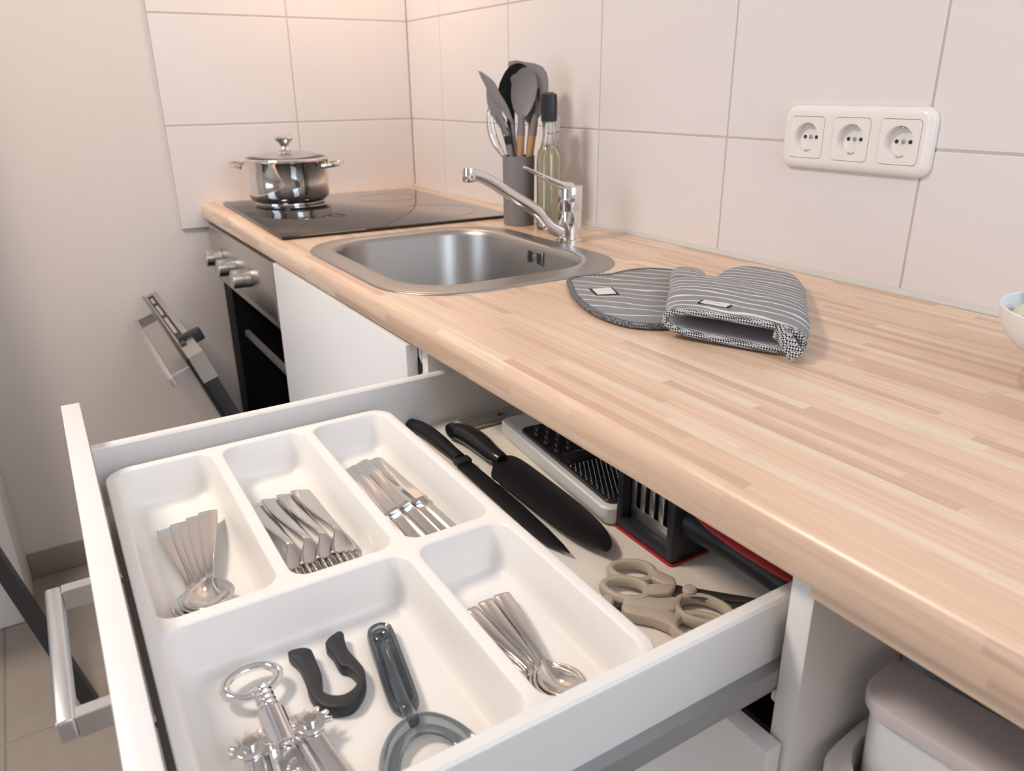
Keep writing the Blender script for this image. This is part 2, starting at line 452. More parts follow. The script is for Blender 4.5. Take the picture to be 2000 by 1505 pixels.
for a in ((WY0, WY0+0.06, WZ0, WZ1), (WY1-0.06, WY1, WZ0, WZ1), (WY0, WY1, WZ0, WZ0+0.06), (WY0, WY1, WZ1-0.06, WZ1), (-0.49, -0.43, WZ0, WZ1)):
    add_box(bmw, XR+0.05, XR+0.10, a[0], a[1], a[2], a[3])
struct('window_1', bmw, M['white'])
struct('ceiling', box(-1.6, XR+0.1, YF-0.1, 0.1, HC, HC+0.1), M['ceil'])
struct('wall_passage', box(-1.7, -1.6, YF, -1.1, FZ, HC), M['plaster'])
# white wall end that comes forward beside the kitchen, and skirting
struct('trim_2', box(-0.15, 0.195, -1.25, -1.158, FZ+0.001, HC, 0.004), M['white'])
bb = struct('baseboard_left', box(-0.0082, 0.0, -1.157, -0.40, FZ, 0.050, 0.001), M['floor'])

# ceiling lamp (gives the warm light)
cl = Thing('ceiling_lamp', 'square white ceiling lamp hanging over the room', 'lamp', (0.95, -1.70, HC))
cl.part('lamp_housing', box(0.70, 1.20, -1.95, -1.45, HC-0.11, HC, 0.01), M['white'])
cl.part('diffuser', box(0.73, 1.17, -1.92, -1.48, HC-0.118, HC-0.1101), M['lamp'])

# sealing strip between worktop and tiles
bms = bmesh.new()
add_loft(bms, [[(x, 0.0, 0.9003), (x, -0.007, 0.9003), (x, -0.006, 0.903), (x, -0.002, 0.9075), (x, 0.0, 0.9075)] for x in (0.001, 3.0)])
struct('trim_1', fix(bms), M['seal'])

# ================================================================== WORKTOP
WT = 0.9; WB = 0.862; WD = 0.600
prof = [(-0.0005, WB), (-WD+0.006, WB), (-WD+0.002, WB+0.0015), (-WD, WB+0.006)]
for k in range(1, 9):
    a = PI + PI/2*(-k/8.0)
    prof.append((-WD+0.013+0.013*math.cos(a), WT-0.013+0.013*math.sin(a)))
prof += [(-0.0005, WT)]
bm = bmesh.new(); add_loft(bm, [[(x, y, z) for y, z in prof] for x in (0.0005, 3.0)]); fix(bm)
worktop = single('worktop', 'pale butcher block worktop running along the tiled wall', 'worktop', bm, M['wood'], (0.0, 0.0, WT))
# cut the openings for sink and hob out of the board
bmc = bmesh.new(); add_loft(bmc, [rrect(0.716, 1.150, -0.548, -0.198, 0.095, z, 10) for z in (0.80, 1.0)]); fix(bmc)
cut = link_mesh('cutter', bmc, None)
bo = worktop.modifiers.new('cut', 'BOOLEAN'); bo.operation = 'DIFFERENCE'; bo.object = cut; bo.solver = 'EXACT'
dg = bpy.context.evaluated_depsgraph_get(); dg.update()
me = bpy.data.meshes.new_from_object(worktop.evaluated_get(dg)); worktop.modifiers.clear(); worktop.data = me
bpy.data.objects.remove(cut)
me.set_sharp_from_angle(angle=math.radians(30))

# ================================================================== HOB
hob_m = Matrix.Translation((0.362, -0.318, 0.9005)) @ Matrix.Rotation(math.radians(-2.0), 4, 'Z')
hb = Thing('hob', 'black glass ceramic hob set into the worktop', 'hob', (0, 0, 0), hob_m)
bm = bmesh.new(); add_loft(bm, [rrect(-0.290+i, 0.290-i, -0.252+i, 0.252-i, 0.004, z, 3) for i, z in ((0.001, 0.0), (0, 0.0015), (0, 0.005), (0.0012, 0.006))])
hb.part('glass_plate', fix(bm), M['hob'])
for cx, cy, r in ((-0.14, -0.115, 0.09), (0.14, -0.115, 0.075), (-0.14, 0.125, 0.075), (0.14, 0.125, 0.10)):
    bm = bmesh.new(); add_lathe(bm, [(r-0.001, 0.0058), (r-0.001, 0.00603), (r, 0.00603), (r, 0.0058)], 48, (cx, cy, 0), False, False)
    hb.part('cooking_zone', fix(bm), M['hobmark'])

# ================================================================== POT
PZ = 0.9067; PC = (0.171, -0.420)
pt = Thing('cooking_pot', 'shiny steel cooking pot with glass lid on the hob', 'pot', (PC[0], PC[1], PZ))
c3 = (PC[0], PC[1], PZ)
pt.part('pot_body', lathe([(0.080, 0.0), (0.083, 0.001), (0.083, 0.006), (0.086, 0.008), (0.093, 0.014), (0.0965, 0.022), (0.0975, 0.05), (0.0985, 0.096), (0.1012, 0.100), (0.1012, 0.102), (0.0972, 0.101), (0.0955, 0.095), (0.0945, 0.03), (0.085, 0.012), (0.0, 0.011)], 64, c3), M['potsteel'])
lid = pt.part('lid', lathe([(0.0985, 0.1022), (0.0985, 0.1045), (0.095, 0.107), (0.08, 0.113), (0.05, 0.1195), (0.02, 0.1225), (0.0, 0.1230), (0.0, 0.1195), (0.02, 0.119), (0.05, 0.116), (0.08, 0.1095), (0.093, 0.1045), (0.094, 0.1024)], 64, c3), M['glass'], label='clear glass lid')
pt.part('lid_rim', lathe([(0.0945, 0.1021), (0.0997, 0.1021), (0.1005, 0.104), (0.0995, 0.106), (0.0945, 0.1075)], 64, c3, False, False), M['potsteel'], lid)
pt.part('lid_knob', lathe([(0.012, 0.122), (0.014, 0.1235), (0.011, 0.127), (0.0095, 0.132), (0.012, 0.138), (0.0205, 0.146), (0.0235, 0.1505), (0.022, 0.155), (0.012, 0.1585), (0.0, 0.159)], 32, c3), M['potsteel'], lid)
for s in (-1, 1):
    a0 = math.radians(58)
    pts = []
    for k in range(15):
        t = k/14.0; w = (t-0.5)*2
        rr = 0.096 + 0.040*(1-abs(w)**3.0)
        tang = w*0.046
        pts.append((PC[0]+s*(math.cos(a0)*rr)-math.sin(a0)*tang, PC[1]+s*(math.sin(a0)*rr)+math.cos(a0)*tang, PZ+0.088+0.006*(1-abs(w)**2)))
    pt.part('handle', tube(pts, 0.0036, 8, flat=1.5), M['potsteel'])

# ================================================================== SINK
bm = bmesh.new()
L = []
L.append(rrect(0.694, 1.199, -0.577, -0.167, 0.120, 0.9003, 10))
L.append(rrect(0.696, 1.197, -0.575, -0.169, 0.118, 0.9022, 10))
L.append(rrect(0.702, 1.191, -0.569, -0.175, 0.113, 0.9030, 10))
L.append(rrect(0.716, 1.156, -0.546, -0.196, 0.100, 0.9026, 10))
L.append(rrect(0.724, 1.146, -0.538, -0.205, 0.092, 0.9020, 10))
L.append(rrect(0.728, 1.142, -0.534, -0.209, 0.090, 0.8990, 10))
L.append(rrect(0.731, 1.138, -0.531, -0.212, 0.088, 0.8900, 10))
L.append(rrect(0.740, 1.126, -0.524, -0.220, 0.085, 0.780, 10))
L.append(rrect(0.748, 1.116, -0.516, -0.228, 0.080, 0.760, 10))
L.append(rrect(0.770, 1.094, -0.494, -0.250, 0.065, 0.748, 10))
L.append(rrect(0.800, 1.060, -0.460, -0.280, 0.050, 0.745, 10))
add_loft(bm, L, False, True)
sk = Thing('sink', 'inset stainless steel sink basin with broad rim', 'sink', (0.945, -0.372, 0.9003))
basin = sk.part('basin', fix(bm), M['sinksteel'], sharp=50)
solidify(basin, 0.0012, 1.0 if False else -1.0)
ov = sk.part('overflow_plate', box(0.930, 0.979, -0.2165, -0.2135, 0.8655, 0.8905, 0.001), M['sinksteel'])
for k in range(6):
    if k in (2, 3): continue
    xx = 0.935+k*0.0072
    sk.part('overflow_slot', box(xx, xx+0.0045, -0.2172, -0.2160, 0.868, 0.888), M['sockethole'], ov)
sk.part('overflow_screw', lathe([(0.004, 0), (0.004, 0.002), (0.0, 0.0025)], 12, (0.9545, -0.2165, 0.879), axis=(0, -1, 0)), M['chrome'], ov)
sk.part('drain', lathe([(0.035, 0.7455), (0.035, 0.747), (0.028, 0.7475), (0.0, 0.7475)], 32, (0.93, -0.37, 0.0)), M['chrome'])

# ================================================================== FAUCET
FX, FY = 0.957, -0.141
fa = Thing('faucet', 'chrome mixer tap with long angled spout behind the sink', 'faucet', (FX, FY, 0.9003))
fa.part('tap_body', lathe([(0.0245, 0.9003), (0.0245, 0.904), (0.0215, 0.906), (0.0215, 0.955), (0.0212, 0.958), (0.0222, 0.960), (0.0222, 0.998), (0.0208, 1.001), (0.0, 1.002)], 40, (FX, FY, 0)), M['chrome'])
sp = spline([(FX, FY-0.010, 0.915), (FX, FY-0.045, 0.9315), (FX, -0.215, 0.962), (FX, -0.265, 0.992), (FX, -0.300, 1.014), (FX, -0.325, 1.027), (FX, -0.345, 1.033)], 5)
so = fa.part('spout', tube(sp, [0.0115-0.0025*i/len(sp) for i in range(len(sp))], 14), M['chrome'])
fa.part('aerator', lathe([(0.0105, 1.020), (0.0112, 1.021), (0.0112, 1.038), (0.010, 1.0425), (0.0, 1.043)], 24, (FX, -0.347, 0)), M['chrome'], so)
lv = spline([(FX, FY-0.005, 0.998), (FX, FY-0.026, 1.004), (FX, FY-0.050, 1.015), (FX, FY-0.078, 1.028), (FX, FY-0.098, 1.0375)], 4)
n_ = len(lv)
fa.part('lever', tube(lv, [0.0175*(1-i/(n_-1))**1.4+0.0045 for i in range(n_)], 12, flat=0.45, upv=(0, 0, 1)), M['chrome'])

# ================================================================== OVEN
OX0, OX1 = 0.036, 0.607
ov = Thing('oven', 'built-in steel oven below the hob with its door ajar', 'oven', (0.32, -0.58, FZ))
bm = box(OX0, OX1, -0.598, -0.570, 0.733, 0.8545, 0.003)
cp = ov.part('control_panel', bm, M['brushed'], label='brushed steel control panel')
for kx, kz in ((0.150, 0.800), (0.281, 0.800), (0.416, 0.800)):
    kb = ov.part('knob', lathe([(0.0195, 0), (0.0205, 0.001), (0.0200, 0.016), (0.0185, 0.0165), (0.0185, 0.0178), (0.0200, 0.0183), (0.0195, 0.036), (0.018, 0.0375), (0.0, 0.0375)], 28, (kx, -0.598, kz-0.012), axis=(0, -1, 0)), M['brushed'], cp)
ov.part('pilot_light', lathe([(0.003, 0), (0.003, 0.001), (0.0, 0.0015)], 12, (0.505, -0.598, 0.815), axis=(0, -1, 0)), M['redled'], cp)
bm = bmesh.new()                                    # front frame and cavity
add_box(bm, OX0, OX0+0.085, -0.580, -0.560, 0.215, 0.732); add_box(bm, OX1-0.055, OX1, -0.580, -0.560, 0.215, 0.732)
add_box(bm, OX0+0.085, OX1-0.055, -0.580, -0.560, 0.215, 0.262); add_box(bm, OX0+0.085, OX1-0.055, -0.580, -0.560, 0.700, 0.732)
add_box(bm, OX0+0.010, OX0+0.085, -0.560, -0.10, 0.215, 0.732); add_box(bm, OX1-0.055, OX1-0.010, -0.560, -0.10, 0.215, 0.732)
add_box(bm, OX0+0.085, OX1-0.055, -0.560, -0.10, 0.215, 0.262); add_box(bm, OX0+0.085, OX1-0.055, -0.560, -0.10, 0.700, 0.732)
add_box(bm, OX0+0.085, OX1-0.055, -0.12, -0.10, 0.262, 0.700)
ov.part('cavity', bm, M['enamel'])
ov.part('trim_strip', box(OX0+0.004, OX1-0.004, -0.592, -0.5805, 0.716, 0.7325), M['brushed'])
bm = box(OX0+0.087, OX1-0.057, -0.562, -0.552, 0.575, 0.588)
ov.part('rack_rail', bm, M['slide'])
for sx, sz in ((0.545, 0.452), (0.548, 0.410), (0.553, 0.398), (0.32, 0.268)):
    ov.part('screw', lathe([(0.005, 0), (0.005, 0.002), (0.0, 0.003)], 10, (sx+0.018, -0.5805, sz), axis=(0, -1, 0)), M['chrome'])
ov.part('plinth_drawer', box(OX0, OX1, -0.598, -0.56, 0.105, 0.205, 0.002), M['white'])
ov.part('foot_panel', box(OX0, OX1, -0.54, -0.52, FZ+0.001, 0.10), M['white'])
# door, hinged at its foot and leaning out
th = math.radians(20.3)
DM = Matrix.Translation((0, -0.606, 0.222)) @ Matrix.Rotation(th, 4, 'X')       # local z runs up the door, local -y is outwards
def dpart(bm): bmesh.ops.transform(bm, matrix=DM, verts=bm.verts); return bm
bm = bmesh.new(); add_box(bm, 0.043, 0.600, 0.006, 0.034, 0.004, 0.436, 0.002)
door = ov.part('door', dpart(bm), M['black'], label='black oven door leaning open')
bm = bmesh.new(); add_box(bm, 0.040, 0.603, 0.0, 0.0055, 0.0, 0.499, 0.001)
ov.part('door_glass', dpart(bm), M['hob'], door)
bm = bmesh.new()                                     # metal top rail with a black vent insert
add_box(bm, 0.043, 0.600, 0.0060, 0.0095, 0.437, 0.497); add_box(bm, 0.043, 0.600, 0.024, 0.036, 0.437, 0.497)
for a, b in ((0.043, 0.060), (0.505, 0.600)): add_box(bm, a, b, 0.0095, 0.024, 0.437, 0.497)
tr = ov.part('top_rail', dpart(bm), M['brushed'], door)
ov.part('vent_insert', dpart(box(0.0605, 0.5045, 0.0097, 0.0238, 0.450, 0.4945)), M['sockethole'], door)
for a, b in ((0.085, 0.135), (0.165, 0.255), (0.285, 0.420)):
    ov.part('vent_slat', dpart(box(a, b, 0.0125, 0.0190, 0.4946, 0.4962)), M['alu'], door)
bm = bmesh.new(); add_box(bm, 0.470, 0.490, 0.012, 0.058, 0.478, 0.505, 0.004)
add_box(bm, 0.496, 0.520, 0.008, 0.020, 0.4972, 0.5000); ov.part('latch', dpart(bm), M['black'], door)
bm = bmesh.new()
add_box(bm, 0.070, 0.548, -0.047, -0.036, 0.440, 0.462, 0.001)
add_box(bm, 0.070, 0.078, -0.0359, -0.0005, 0.440, 0.462); add_box(bm, 0.540, 0.548, -0.0359, -0.0005, 0.440, 0.462)
ov.part('door_handle', dpart(bm), M['alu'], door)

# ================================================================== SINK CABINET
sc = Thing('sink_cabinet', 'white base cabinet with one plain door under the sink', 'cabinet', (0.93, -0.30, FZ))
sc.part('side_panel', box(0.632, 0.648, -0.582, -0.05, 0.10, 0.8615), M['white'])
sc.part('side_panel', box(1.224, 1.2405, -0.582, -0.05, 0.10, 0.8615), M['white'])
sc.part('bottom_panel', box(0.6485, 1.2235, -0.582, -0.05, 0.10, 0.116), M['white'])
sc.part('door', box(0.6315, 1.2345, -0.6005, -0.584, 0.105, 0.8585, 0.0012), M['whitegloss'])
sc.part('plinth', box(0.632, 1.2405, -0.54, -0.525, FZ+0.001, 0.099), M['white'])
sc.part('door_bumper', lathe([(0.013, 0), (0.013, 0.006), (0.0, 0.0065)], 20, (1.229, -0.5835, 0.826), axis=(0, 1, 0)), M['black'])

# ================================================================== DRAWER CABINET
DL = Matrix.Translation((1.5455, -0.9719, 0.8277)) @ Euler((0.0056, 0.0162, -0.0068), 'XYZ').to_matrix().to_4x4()
CX0, CX1 = 1.2425, 1.8425
dc = Thing('drawer_cabinet', 'white drawer cabinet with its top drawer pulled out', 'cabinet', ((CX0+CX1)/2, -0.30, FZ))
dc.part('side_panel', box(CX0, CX0+0.0165, -0.582, -0.05, 0.10, 0.8615, 0.0006), M['white'])
dc.part('side_panel', box(CX1-0.0185, CX1, -0.582, -0.05, 0.10, 0.8615, 0.0006), M['white'])
dc.part('bottom_panel', box(CX0+0.0165, CX1-0.0185, -0.582, -0.05, 0.10, 0.116), M['white'])
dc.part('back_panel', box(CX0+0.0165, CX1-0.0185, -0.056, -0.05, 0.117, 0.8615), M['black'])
dc.part('plinth', box(CX0, CX1, -0.54, -0.525, FZ+0.001, 0.099), M['white'])
for z0, z1 in ((0.412, 0.713), (0.106, 0.408)):
    f = dc.part('drawer_front', box(CX0+0.003, CX1-0.006, -0.6005, -0.584, z0, z1, 0.0012), M['whitegloss'])
    bm = bmesh.new(); zm = (z0+z1)/2
    add_box(bm, 1.462, 1.622, -0.635, -0.630, zm-0.009, zm+0.009, 0.001); add_box(bm, 1.462, 1.467, -0.630, -0.601, zm-0.009, zm+0.009); add_box(bm, 1.617, 1.622, -0.630, -0.601, zm-0.009, zm+0.009)
    dc.part('drawer_handle', bm, M['alu'], f)
# the open drawer itself: a part with its own pieces
def inlocal(bm): bmesh.ops.transform(bm, matrix=DL, verts=bm.verts); return bm
WI = 0.2561; TK = 0.0122; DZ = -0.066
bm = box(-WI-TK, WI+TK, 0.0008, 0.522, DZ-0.006, DZ)
drawer = dc.part('drawer', inlocal(bm), M['liner'], label='cream drawer bottom board')
dc.part('front_panel', inlocal(box(-0.2985, 0.2985, -0.0169, 0.0, -0.111, 0.0360, 0.0008)), M['whitegloss'], drawer)
for s in (-1, 1):
    bm = bmesh.new()
    pr = [(0, DZ+0.0002), (TK, DZ+0.0002), (TK, -0.002), (TK-0.002, 0.0), (0.002, 0.0), (0, -0.002)]
    add_loft(bm, [[(s*(WI+a), y, z) for a, z in pr] for y in (0.0008, 0.522)]); fix(bm)
    dc.part('drawer_side', inlocal(bm), M['drawerwhite'], drawer)
    bm = bmesh.new()
    pr = [(TK+0.0003, -0.054), (TK+0.008, -0.0555), (TK+0.0085, -0.070), (TK+0.006, -0.073), (TK+0.006, -0.0765), (TK-0.004, -0.0765), (TK-0.004, -0.0725), (TK+0.0003, -0.0725)]
    add_loft(bm, [[(s*(WI+a), y, z) for a, z in pr] for y in (0.004, 0.505)]); fix(bm)
    dc.part('drawer_slide', inlocal(bm), M['slide'], drawer)
dc.part('drawer_back', inlocal(box(-WI, WI, 0.511, 0.522, DZ+0.0002, -0.006)), M['drawerwhite'], drawer)
dc.part('slide_roller', lathe([(0.008, 0), (0.008, 0.005), (0.0, 0.005)], 16, (CX1-0.0235, -0.572, 0.742), axis=(1, 0, 0)), M['white'])
for y in (0.30, 0.305): pass
for xx in (-0.08, 0.10):
    dc.part('front_screw', inlocal(lathe([(0.004, 0), (0.004, 0.0015), (0.0, 0.002)], 10, (xx, 0.0, -0.045), axis=(0, 1, 0))), M['alu'], drawer)
bm = bmesh.new()
hx0, hx1, hz = -0.075, 0.085, -0.040
add_box(bm, hx0, hx1, -0.0535, -0.0420, hz-0.0095, hz+0.0085, 0.0022, 3); add_box(bm, hx0, hx0+0.0105, -0.0422, -0.0171, hz-0.0094, hz+0.0084, 0.0006, 1); add_box(bm, hx1-0.0105, hx1, -0.0422, -0.0171, hz-0.0094, hz+0.0084, 0.0006, 1)
dc.part('drawer_handle', inlocal(bm), M['alu'], drawer)

# ================================================================== CUTLERY TRAY (drawer coordinates from here on)
RIM = -0.018; FLR = -0.062
bm = bmesh.new()
comps = [(-0.228, 0.036, 0.014, 0.1065), (-0.228, 0.036, 0.1135, 0.2030), (-0.228, 0.036, 0.2100, 0.2965),
         (0.0455, 0.246, 0.014, 0.2030), (0.0455, 0.246, 0.2100, 0.2965)]
outer = rrect(-0.2350, 0.2520, 0.0075, 0.3035, 0.024, RIM, 8)
steps = [(0.0, 0.0), (0.0012, -0.0004), (0.0021, -0.0018), (0.0052, -0.030), (0.0068, -0.0365), (0.0100, -0.0415), (0.0145, -0.0436), (0.019, -0.044)]
es = []
vo = [bm.verts.new(p) for p in outer]
es += [bm.edges.new((vo[i], vo[(i+1) % len(vo)])) for i in range(len(vo))]
firsts = []
for x0, x1, y0, y1 in comps:
    lp = [bm.verts.new(p) for p in rrect(x0, x1, y0, y1, 0.016, RIM, 6)]
    es += [bm.edges.new((lp[i], lp[(i+1) % len(lp)])) for i in range(len(lp))]
    firsts.append(lp)
bmesh.ops.triangle_fill(bm, edges=es, use_beauty=True)
for (x0, x1, y0, y1), lp in zip(comps, firsts):
    prev = lp
    for ins, dz in steps[1:]:
        cur = [bm.verts.new(p) for p in rrect(x0+ins, x1-ins, y0+ins, y1-ins, 0.016, RIM+dz, 6)]
        for i in range(len(cur)):
            j = (i+1) % len(cur); bm.faces.new((prev[i], prev[j], cur[j], cur[i]))
        prev = cur
    bm.faces.new(prev)
prev = vo
for ins, z in ((-0.0012, RIM-0.0005), (-0.0018, RIM-0.002), (-0.0012, RIM-0.0035), (0.0015, RIM-0.004), (0.0045, -0.0655)):
    cur = [bm.verts.new(p) for p in rrect(-0.2350+ins, 0.2520-ins, 0.0075+ins, 0.3035-ins, 0.024, z, 8)]
    for i in range(len(cur)):
        j = (i+1) % len(cur); bm.faces.new((prev[i], prev[j], cur[j], cur[i]))
    prev = cur
fix(bm)
single('cutlery_tray', 'white plastic cutlery tray with five compartments in the open drawer', 'cutlery tray', bm, M['tray'], (0.0085, 0.155, -0.0655), DL, sharp=50)

# ------------------------------------------------------------------ cutlery
def interp(tab, n):
    """table of rows (x, ...) resampled with a spline"""
    return spline(tab, n)

def sheet(bm, rows, nu=8):
    """rows: (x, half width, z rim, dish depth)"""
    vs = []
    for x, hw, z, d in rows:
        vs.append([bm.verts.new((x, hw*(2*k/nu-1), z-d*(1-(2*k/nu-1)**2))) for k in range(nu+1)])
    for a, b in zip(vs, vs[1:]):
        for k in range(nu): bm.faces.new((a[k], b[k], b[k+1], a[k+1]))
    return vs

def spoon_bm(Ls, wb, tilt=False):
    s = Ls/195.0; w = wb/21.0
    tab = [(0, 6.5, 2.2, 0), (1.2, 9.4, 2.2, -.3), (5, 10.4, 2.4, -.6), (40, 9.6, 4.2, -.6), (80, 6.6, 9, -.5), (104, 4.3, 13, -.4), (118, 3.7, 15.2, -.2), (125, 5.2, 15.0, 0.8), (133, 10.5, 13.6, 4.0), (143, 16.2, 12.4, 7.4), (155, 20.2, 11.6, 9.4), (166, 21, 11.2, 9.7), (177, 19.0, 11.0, 8.6), (186, 14.2, 11, 5.5), (192, 8.4, 11, 2.4), (194.6, 3, 11, .4), (195, .6, 11, 0)]
    if tilt:
        zz = (2.2, 2.2, 2.3, 3.6, 4.6, 4.0, 2.8, 3.4, 5.6, 8.8, 12.0, 14.8, 17.6, 19.8, 21.2, 21.9, 22.0)
        tab = [(q[0], q[1], zz[k], q[3]) for k, q in enumerate(tab)]
    rows = [(x*s/1000, max(.4, hw*(w if x > 118 else w*0.9))/1000, z*s/1000, d*w/1000) for x, hw, z, d in interp(tab, 4)]
    bm = bmesh.new(); sheet(bm, rows, 10); return bm
def make_spoon(name, label, Ls, wb, tilt=False):
    o = link_mesh(name, fix(spoon_bm(Ls, wb, tilt)), M['steel'], 60); solidify(o, 0.0017, 0.0); return o

def fork_bm():
    tab = [(0, 6.5, 2.2, 0), (1.2, 9.4, 2.2, -.3), (5, 10.2, 2.4, -.6), (40, 9.2, 4.2, -.6), (80, 6.2, 8.5, -.5), (104, 4.2, 12, -.4), (118, 3.7, 13.5, -.2), (126, 4.8, 12.5, .2), (134, 8.6, 10.0, .8), (141, 11.6, 7.5, 1.2), (147, 12.8, 5.4, 1.3), (151, 13.0, 4.4, 1.2)]
    bm = bmesh.new(); sheet(bm, [(x/1000, hw/1000, z/1000, d/1000) for x, hw, z, d in interp(tab, 4)], 8)
    for k in range(4):
        yc = (-9.6+6.4*k); rows = []
        for x, z in ((150.5, 4.4), (158, 3.0), (168, 2.6), (178, 3.6), (187, 5.6), (194, 8.2)):
            rows.append((x/1000, (1.75 if x < 187 else 1.75-(x-187)*0.14)/1000, z/1000, 0))
        vs = sheet(bm, rows, 2)
        bmesh.ops.translate(bm, vec=(0, yc/1000, 0), verts=[v for r in vs for v in r])
    return bm

def place(o, x, y, z, rz=0.0, rx=0.0, ry=0.0):
    o.matrix_world = DL @ Matrix.Translation((x, y, z)) @ Matrix.Rotation(rz, 4, 'Z') @ Matrix.Rotation(ry, 4, 'Y') @ Matrix.Rotation(rx, 4, 'X')

FL = FLR+0.0012
# five tablespoons, bowls stacked
ends = [((-0.164, 0.0465), (0.004, 0.0490)), ((-0.163, 0.0585), (0.002, 0.0505)), ((-0.157, 0.0655), (0.000, 0.0520)), ((-0.158, 0.0735), (0.001, 0.0535)), ((-0.157, 0.0850), (-0.001, 0.0555))]
sl = ['steel tablespoon at the bottom of the spoon stack, its handle leftmost', 'second tablespoon from the left in the fan of five spoon handles',
      'middle tablespoon of the fan, its handle end almost hidden', 'second tablespoon from the right in the fan of spoons', 'steel tablespoon on top of the stack, its handle rightmost']
first = None
for i, ((ex, ey), (bx, by)) in enumerate(ends):
    if first is None: o = first = make_spoon('tablespoon', '', 177, 19.5, True)
    else: o = copy_tree(first)
    place(o, ex, ey, FL+0.0006+0.0026*i, math.atan2(by-ey, bx-ex), 0, math.radians(0.15*i))
    tag(o, sl[i], 'spoon', 'tablespoons in the tray')
# four forks leaning on each other
fl_ = ['leftmost steel fork in the fork compartment', 'second steel fork from the left in its compartment', 'second steel fork from the right in its compartment', 'rightmost steel fork, lying in front of the divider to the knives']
first = None
for i, (ey, hy) in enumerate(((0.1285, 0.1355), (0.1455, 0.1500), (0.1610, 0.1640), (0.1760, 0.1775))):
    if first is None: o = first = link_mesh('fork', fix(fork_bm()), M['steel'], 60); first.data.transform(Matrix.Diagonal((0.885, 0.95, 0.95, 1))); solidify(o, 0.0016, 0.0)
    else: o = copy_tree(first)
    place(o, -0.1640, ey, FL+0.0016+0.0004*i, math.atan2(hy-ey, 0.165), math.radians(-13))
    tag(o, fl_[i], 'fork', 'forks in the tray')
# four table knives
def make_knife():
    t = bpy.data.objects.new('table_knife', None); COL.objects.link(t)
    loops = []
    for x, hw, h in ((0, 6.5, 3), (1.5, 8.2, 4.0), (6, 9.0, 4.6), (50, 8.4, 6.2), (100, 8.2, 8.6), (110, 8.6, 9.4), (115, 8.8, 9.6), (118, 7.5, 8.0)):
        z0 = 0.0
        loops.append([(x/1000, -hw/1000, z0+h*0.25/1000), (x/1000, -hw*.8/1000, z0), (x/1000, hw*.8/1000, z0), (x/1000, hw/1000, z0+h*0.25/1000), (x/1000, hw/1000, z0+h*.65/1000), (x/1000, hw*.55/1000, z0+h/1000), (x/1000, -hw*.55/1000, z0+h/1000), (x/1000, -hw/1000, z0+h*.65/1000)])
    bm = bmesh.new(); add_loft(bm, loops); fix(bm)
    h = link_mesh('handle', bm, M['steel'], 30); h.parent = t
    out = [(0.1165, -0.0062), (0.135, -0.0088), (0.175, -0.0095), (0.200, -0.0085), (0.212, -0.0055), (0.2165, -0.0005), (0.214, 0.0040), (0.205, 0.0070), (0.17, 0.0078), (0.1165, 0.0066)]
    bm = prism(smooth_poly(out, 3), 0.0022, 0.0040, 0.0004)
    b = link_mesh('blade', bm, M['steel'], 30); b.parent = t
    return t
kl = ['leftmost steel table knife, half hidden by the divider', 'second steel table knife from the left in its compartment', 'third steel table knife from the left in its compartment', 'rightmost steel table knife, a little apart from the others']
first = None
for i, (ex, ey, hy, rx, dz) in enumerate(((-0.1800, 0.2310, 0.2280, 14, 0.0012), (-0.1840, 0.2395, 0.2415, 16, 0.0022), (-0.1880, 0.2530, 0.2562, 20, 0.0030), (-0.1905, 0.2690, 0.2740, 6, 0.0012))):
    if first is None: o = first = make_knife()
    else: o = copy_tree(first)
    place(o, ex, ey, FL+dz, math.atan2(hy-ey, 0.115), math.radians(rx))
    tag(o, kl[i], 'knife', 'table knives in the tray')
# four teaspoons
tl = ['leftmost teaspoon, its handle tucked along the divider', 'second teaspoon from the left in the small compartment', 'third teaspoon from the left in the small compartment', 'rightmost teaspoon, its bowl on top of the others']
first = None
for i, ((ex, ey), (bx, by)) in enumerate((((0.0960, 0.2265), (0.214, 0.2420)), ((0.0970, 0.2345), (0.214, 0.2430)), ((0.0970, 0.2500), (0.214, 0.2440)), ((0.0990, 0.2640), (0.213, 0.2460)))):
    if first is None: o = first = make_spoon('teaspoon', '', 135, 15.6, True)
    else: o = copy_tree(first)
    place(o, ex, ey, FL+0.0004+0.0022*i, math.atan2(by-ey, bx-ex), 0, 0.0)
    tag(o, tl[i], 'teaspoon', 'teaspoons in the tray')

# ------------------------------------------------------------------ corkscrew
AY = 0.0675; AZ = FLR+0.0135
ck = Thing('corkscrew', 'chrome winged corkscrew lying in the large compartment', 'corkscrew', (0.15, AY, FLR), DL)
pts = []
for k in range(32):
    a = 2*PI*k/32; pts.append((0.0915+0.0150*math.cos(a), 0.0640+0.0185*math.sin(a), AZ-0.0015))
ck.part('ring_handle', tube(pts, 0.0037, 10, True, flat=0.85, upv=(0, 0, 1)), M['chrome'])
prf = [(0.0, 0.104), (0.0042, 0.1042)]
for k in range(5):
    x = 0.106+k*0.0053; prf += [(0.0060, x), (0.0066, x+0.0006), (0.0066, x+0.0022), (0.0060, x+0.0028), (0.0043, x+0.0034), (0.0043, x+0.0049)]
prf += [(0.0043, 0.136), (0.0, 0.136)]
ck.part('toothed_rack', lathe(prf, 20, (0, AY, AZ), axis=(1, 0, 0)), M['chrome'])
ck.part('barrel', lathe([(0.0, 0.1315), (0.0085, 0.1315), (0.0092, 0.1322), (0.0092, 0.1625), (0.0098, 0.1632), (0.0098, 0.1645), (0.0086, 0.165), (0.0, 0.165)], 28, (0, AY, AZ), axis=(1, 0, 0)), M['chrome'])
bm = bmesh.new()
add_box(bm, 0.142, 0.162, AY-0.0215, AY-0.0075, AZ-0.004, AZ+0.003, 0.001); add_box(bm, 0.142, 0.162, AY+0.0075, AY+0.0215, AZ-0.004, AZ+0.003, 0.001)
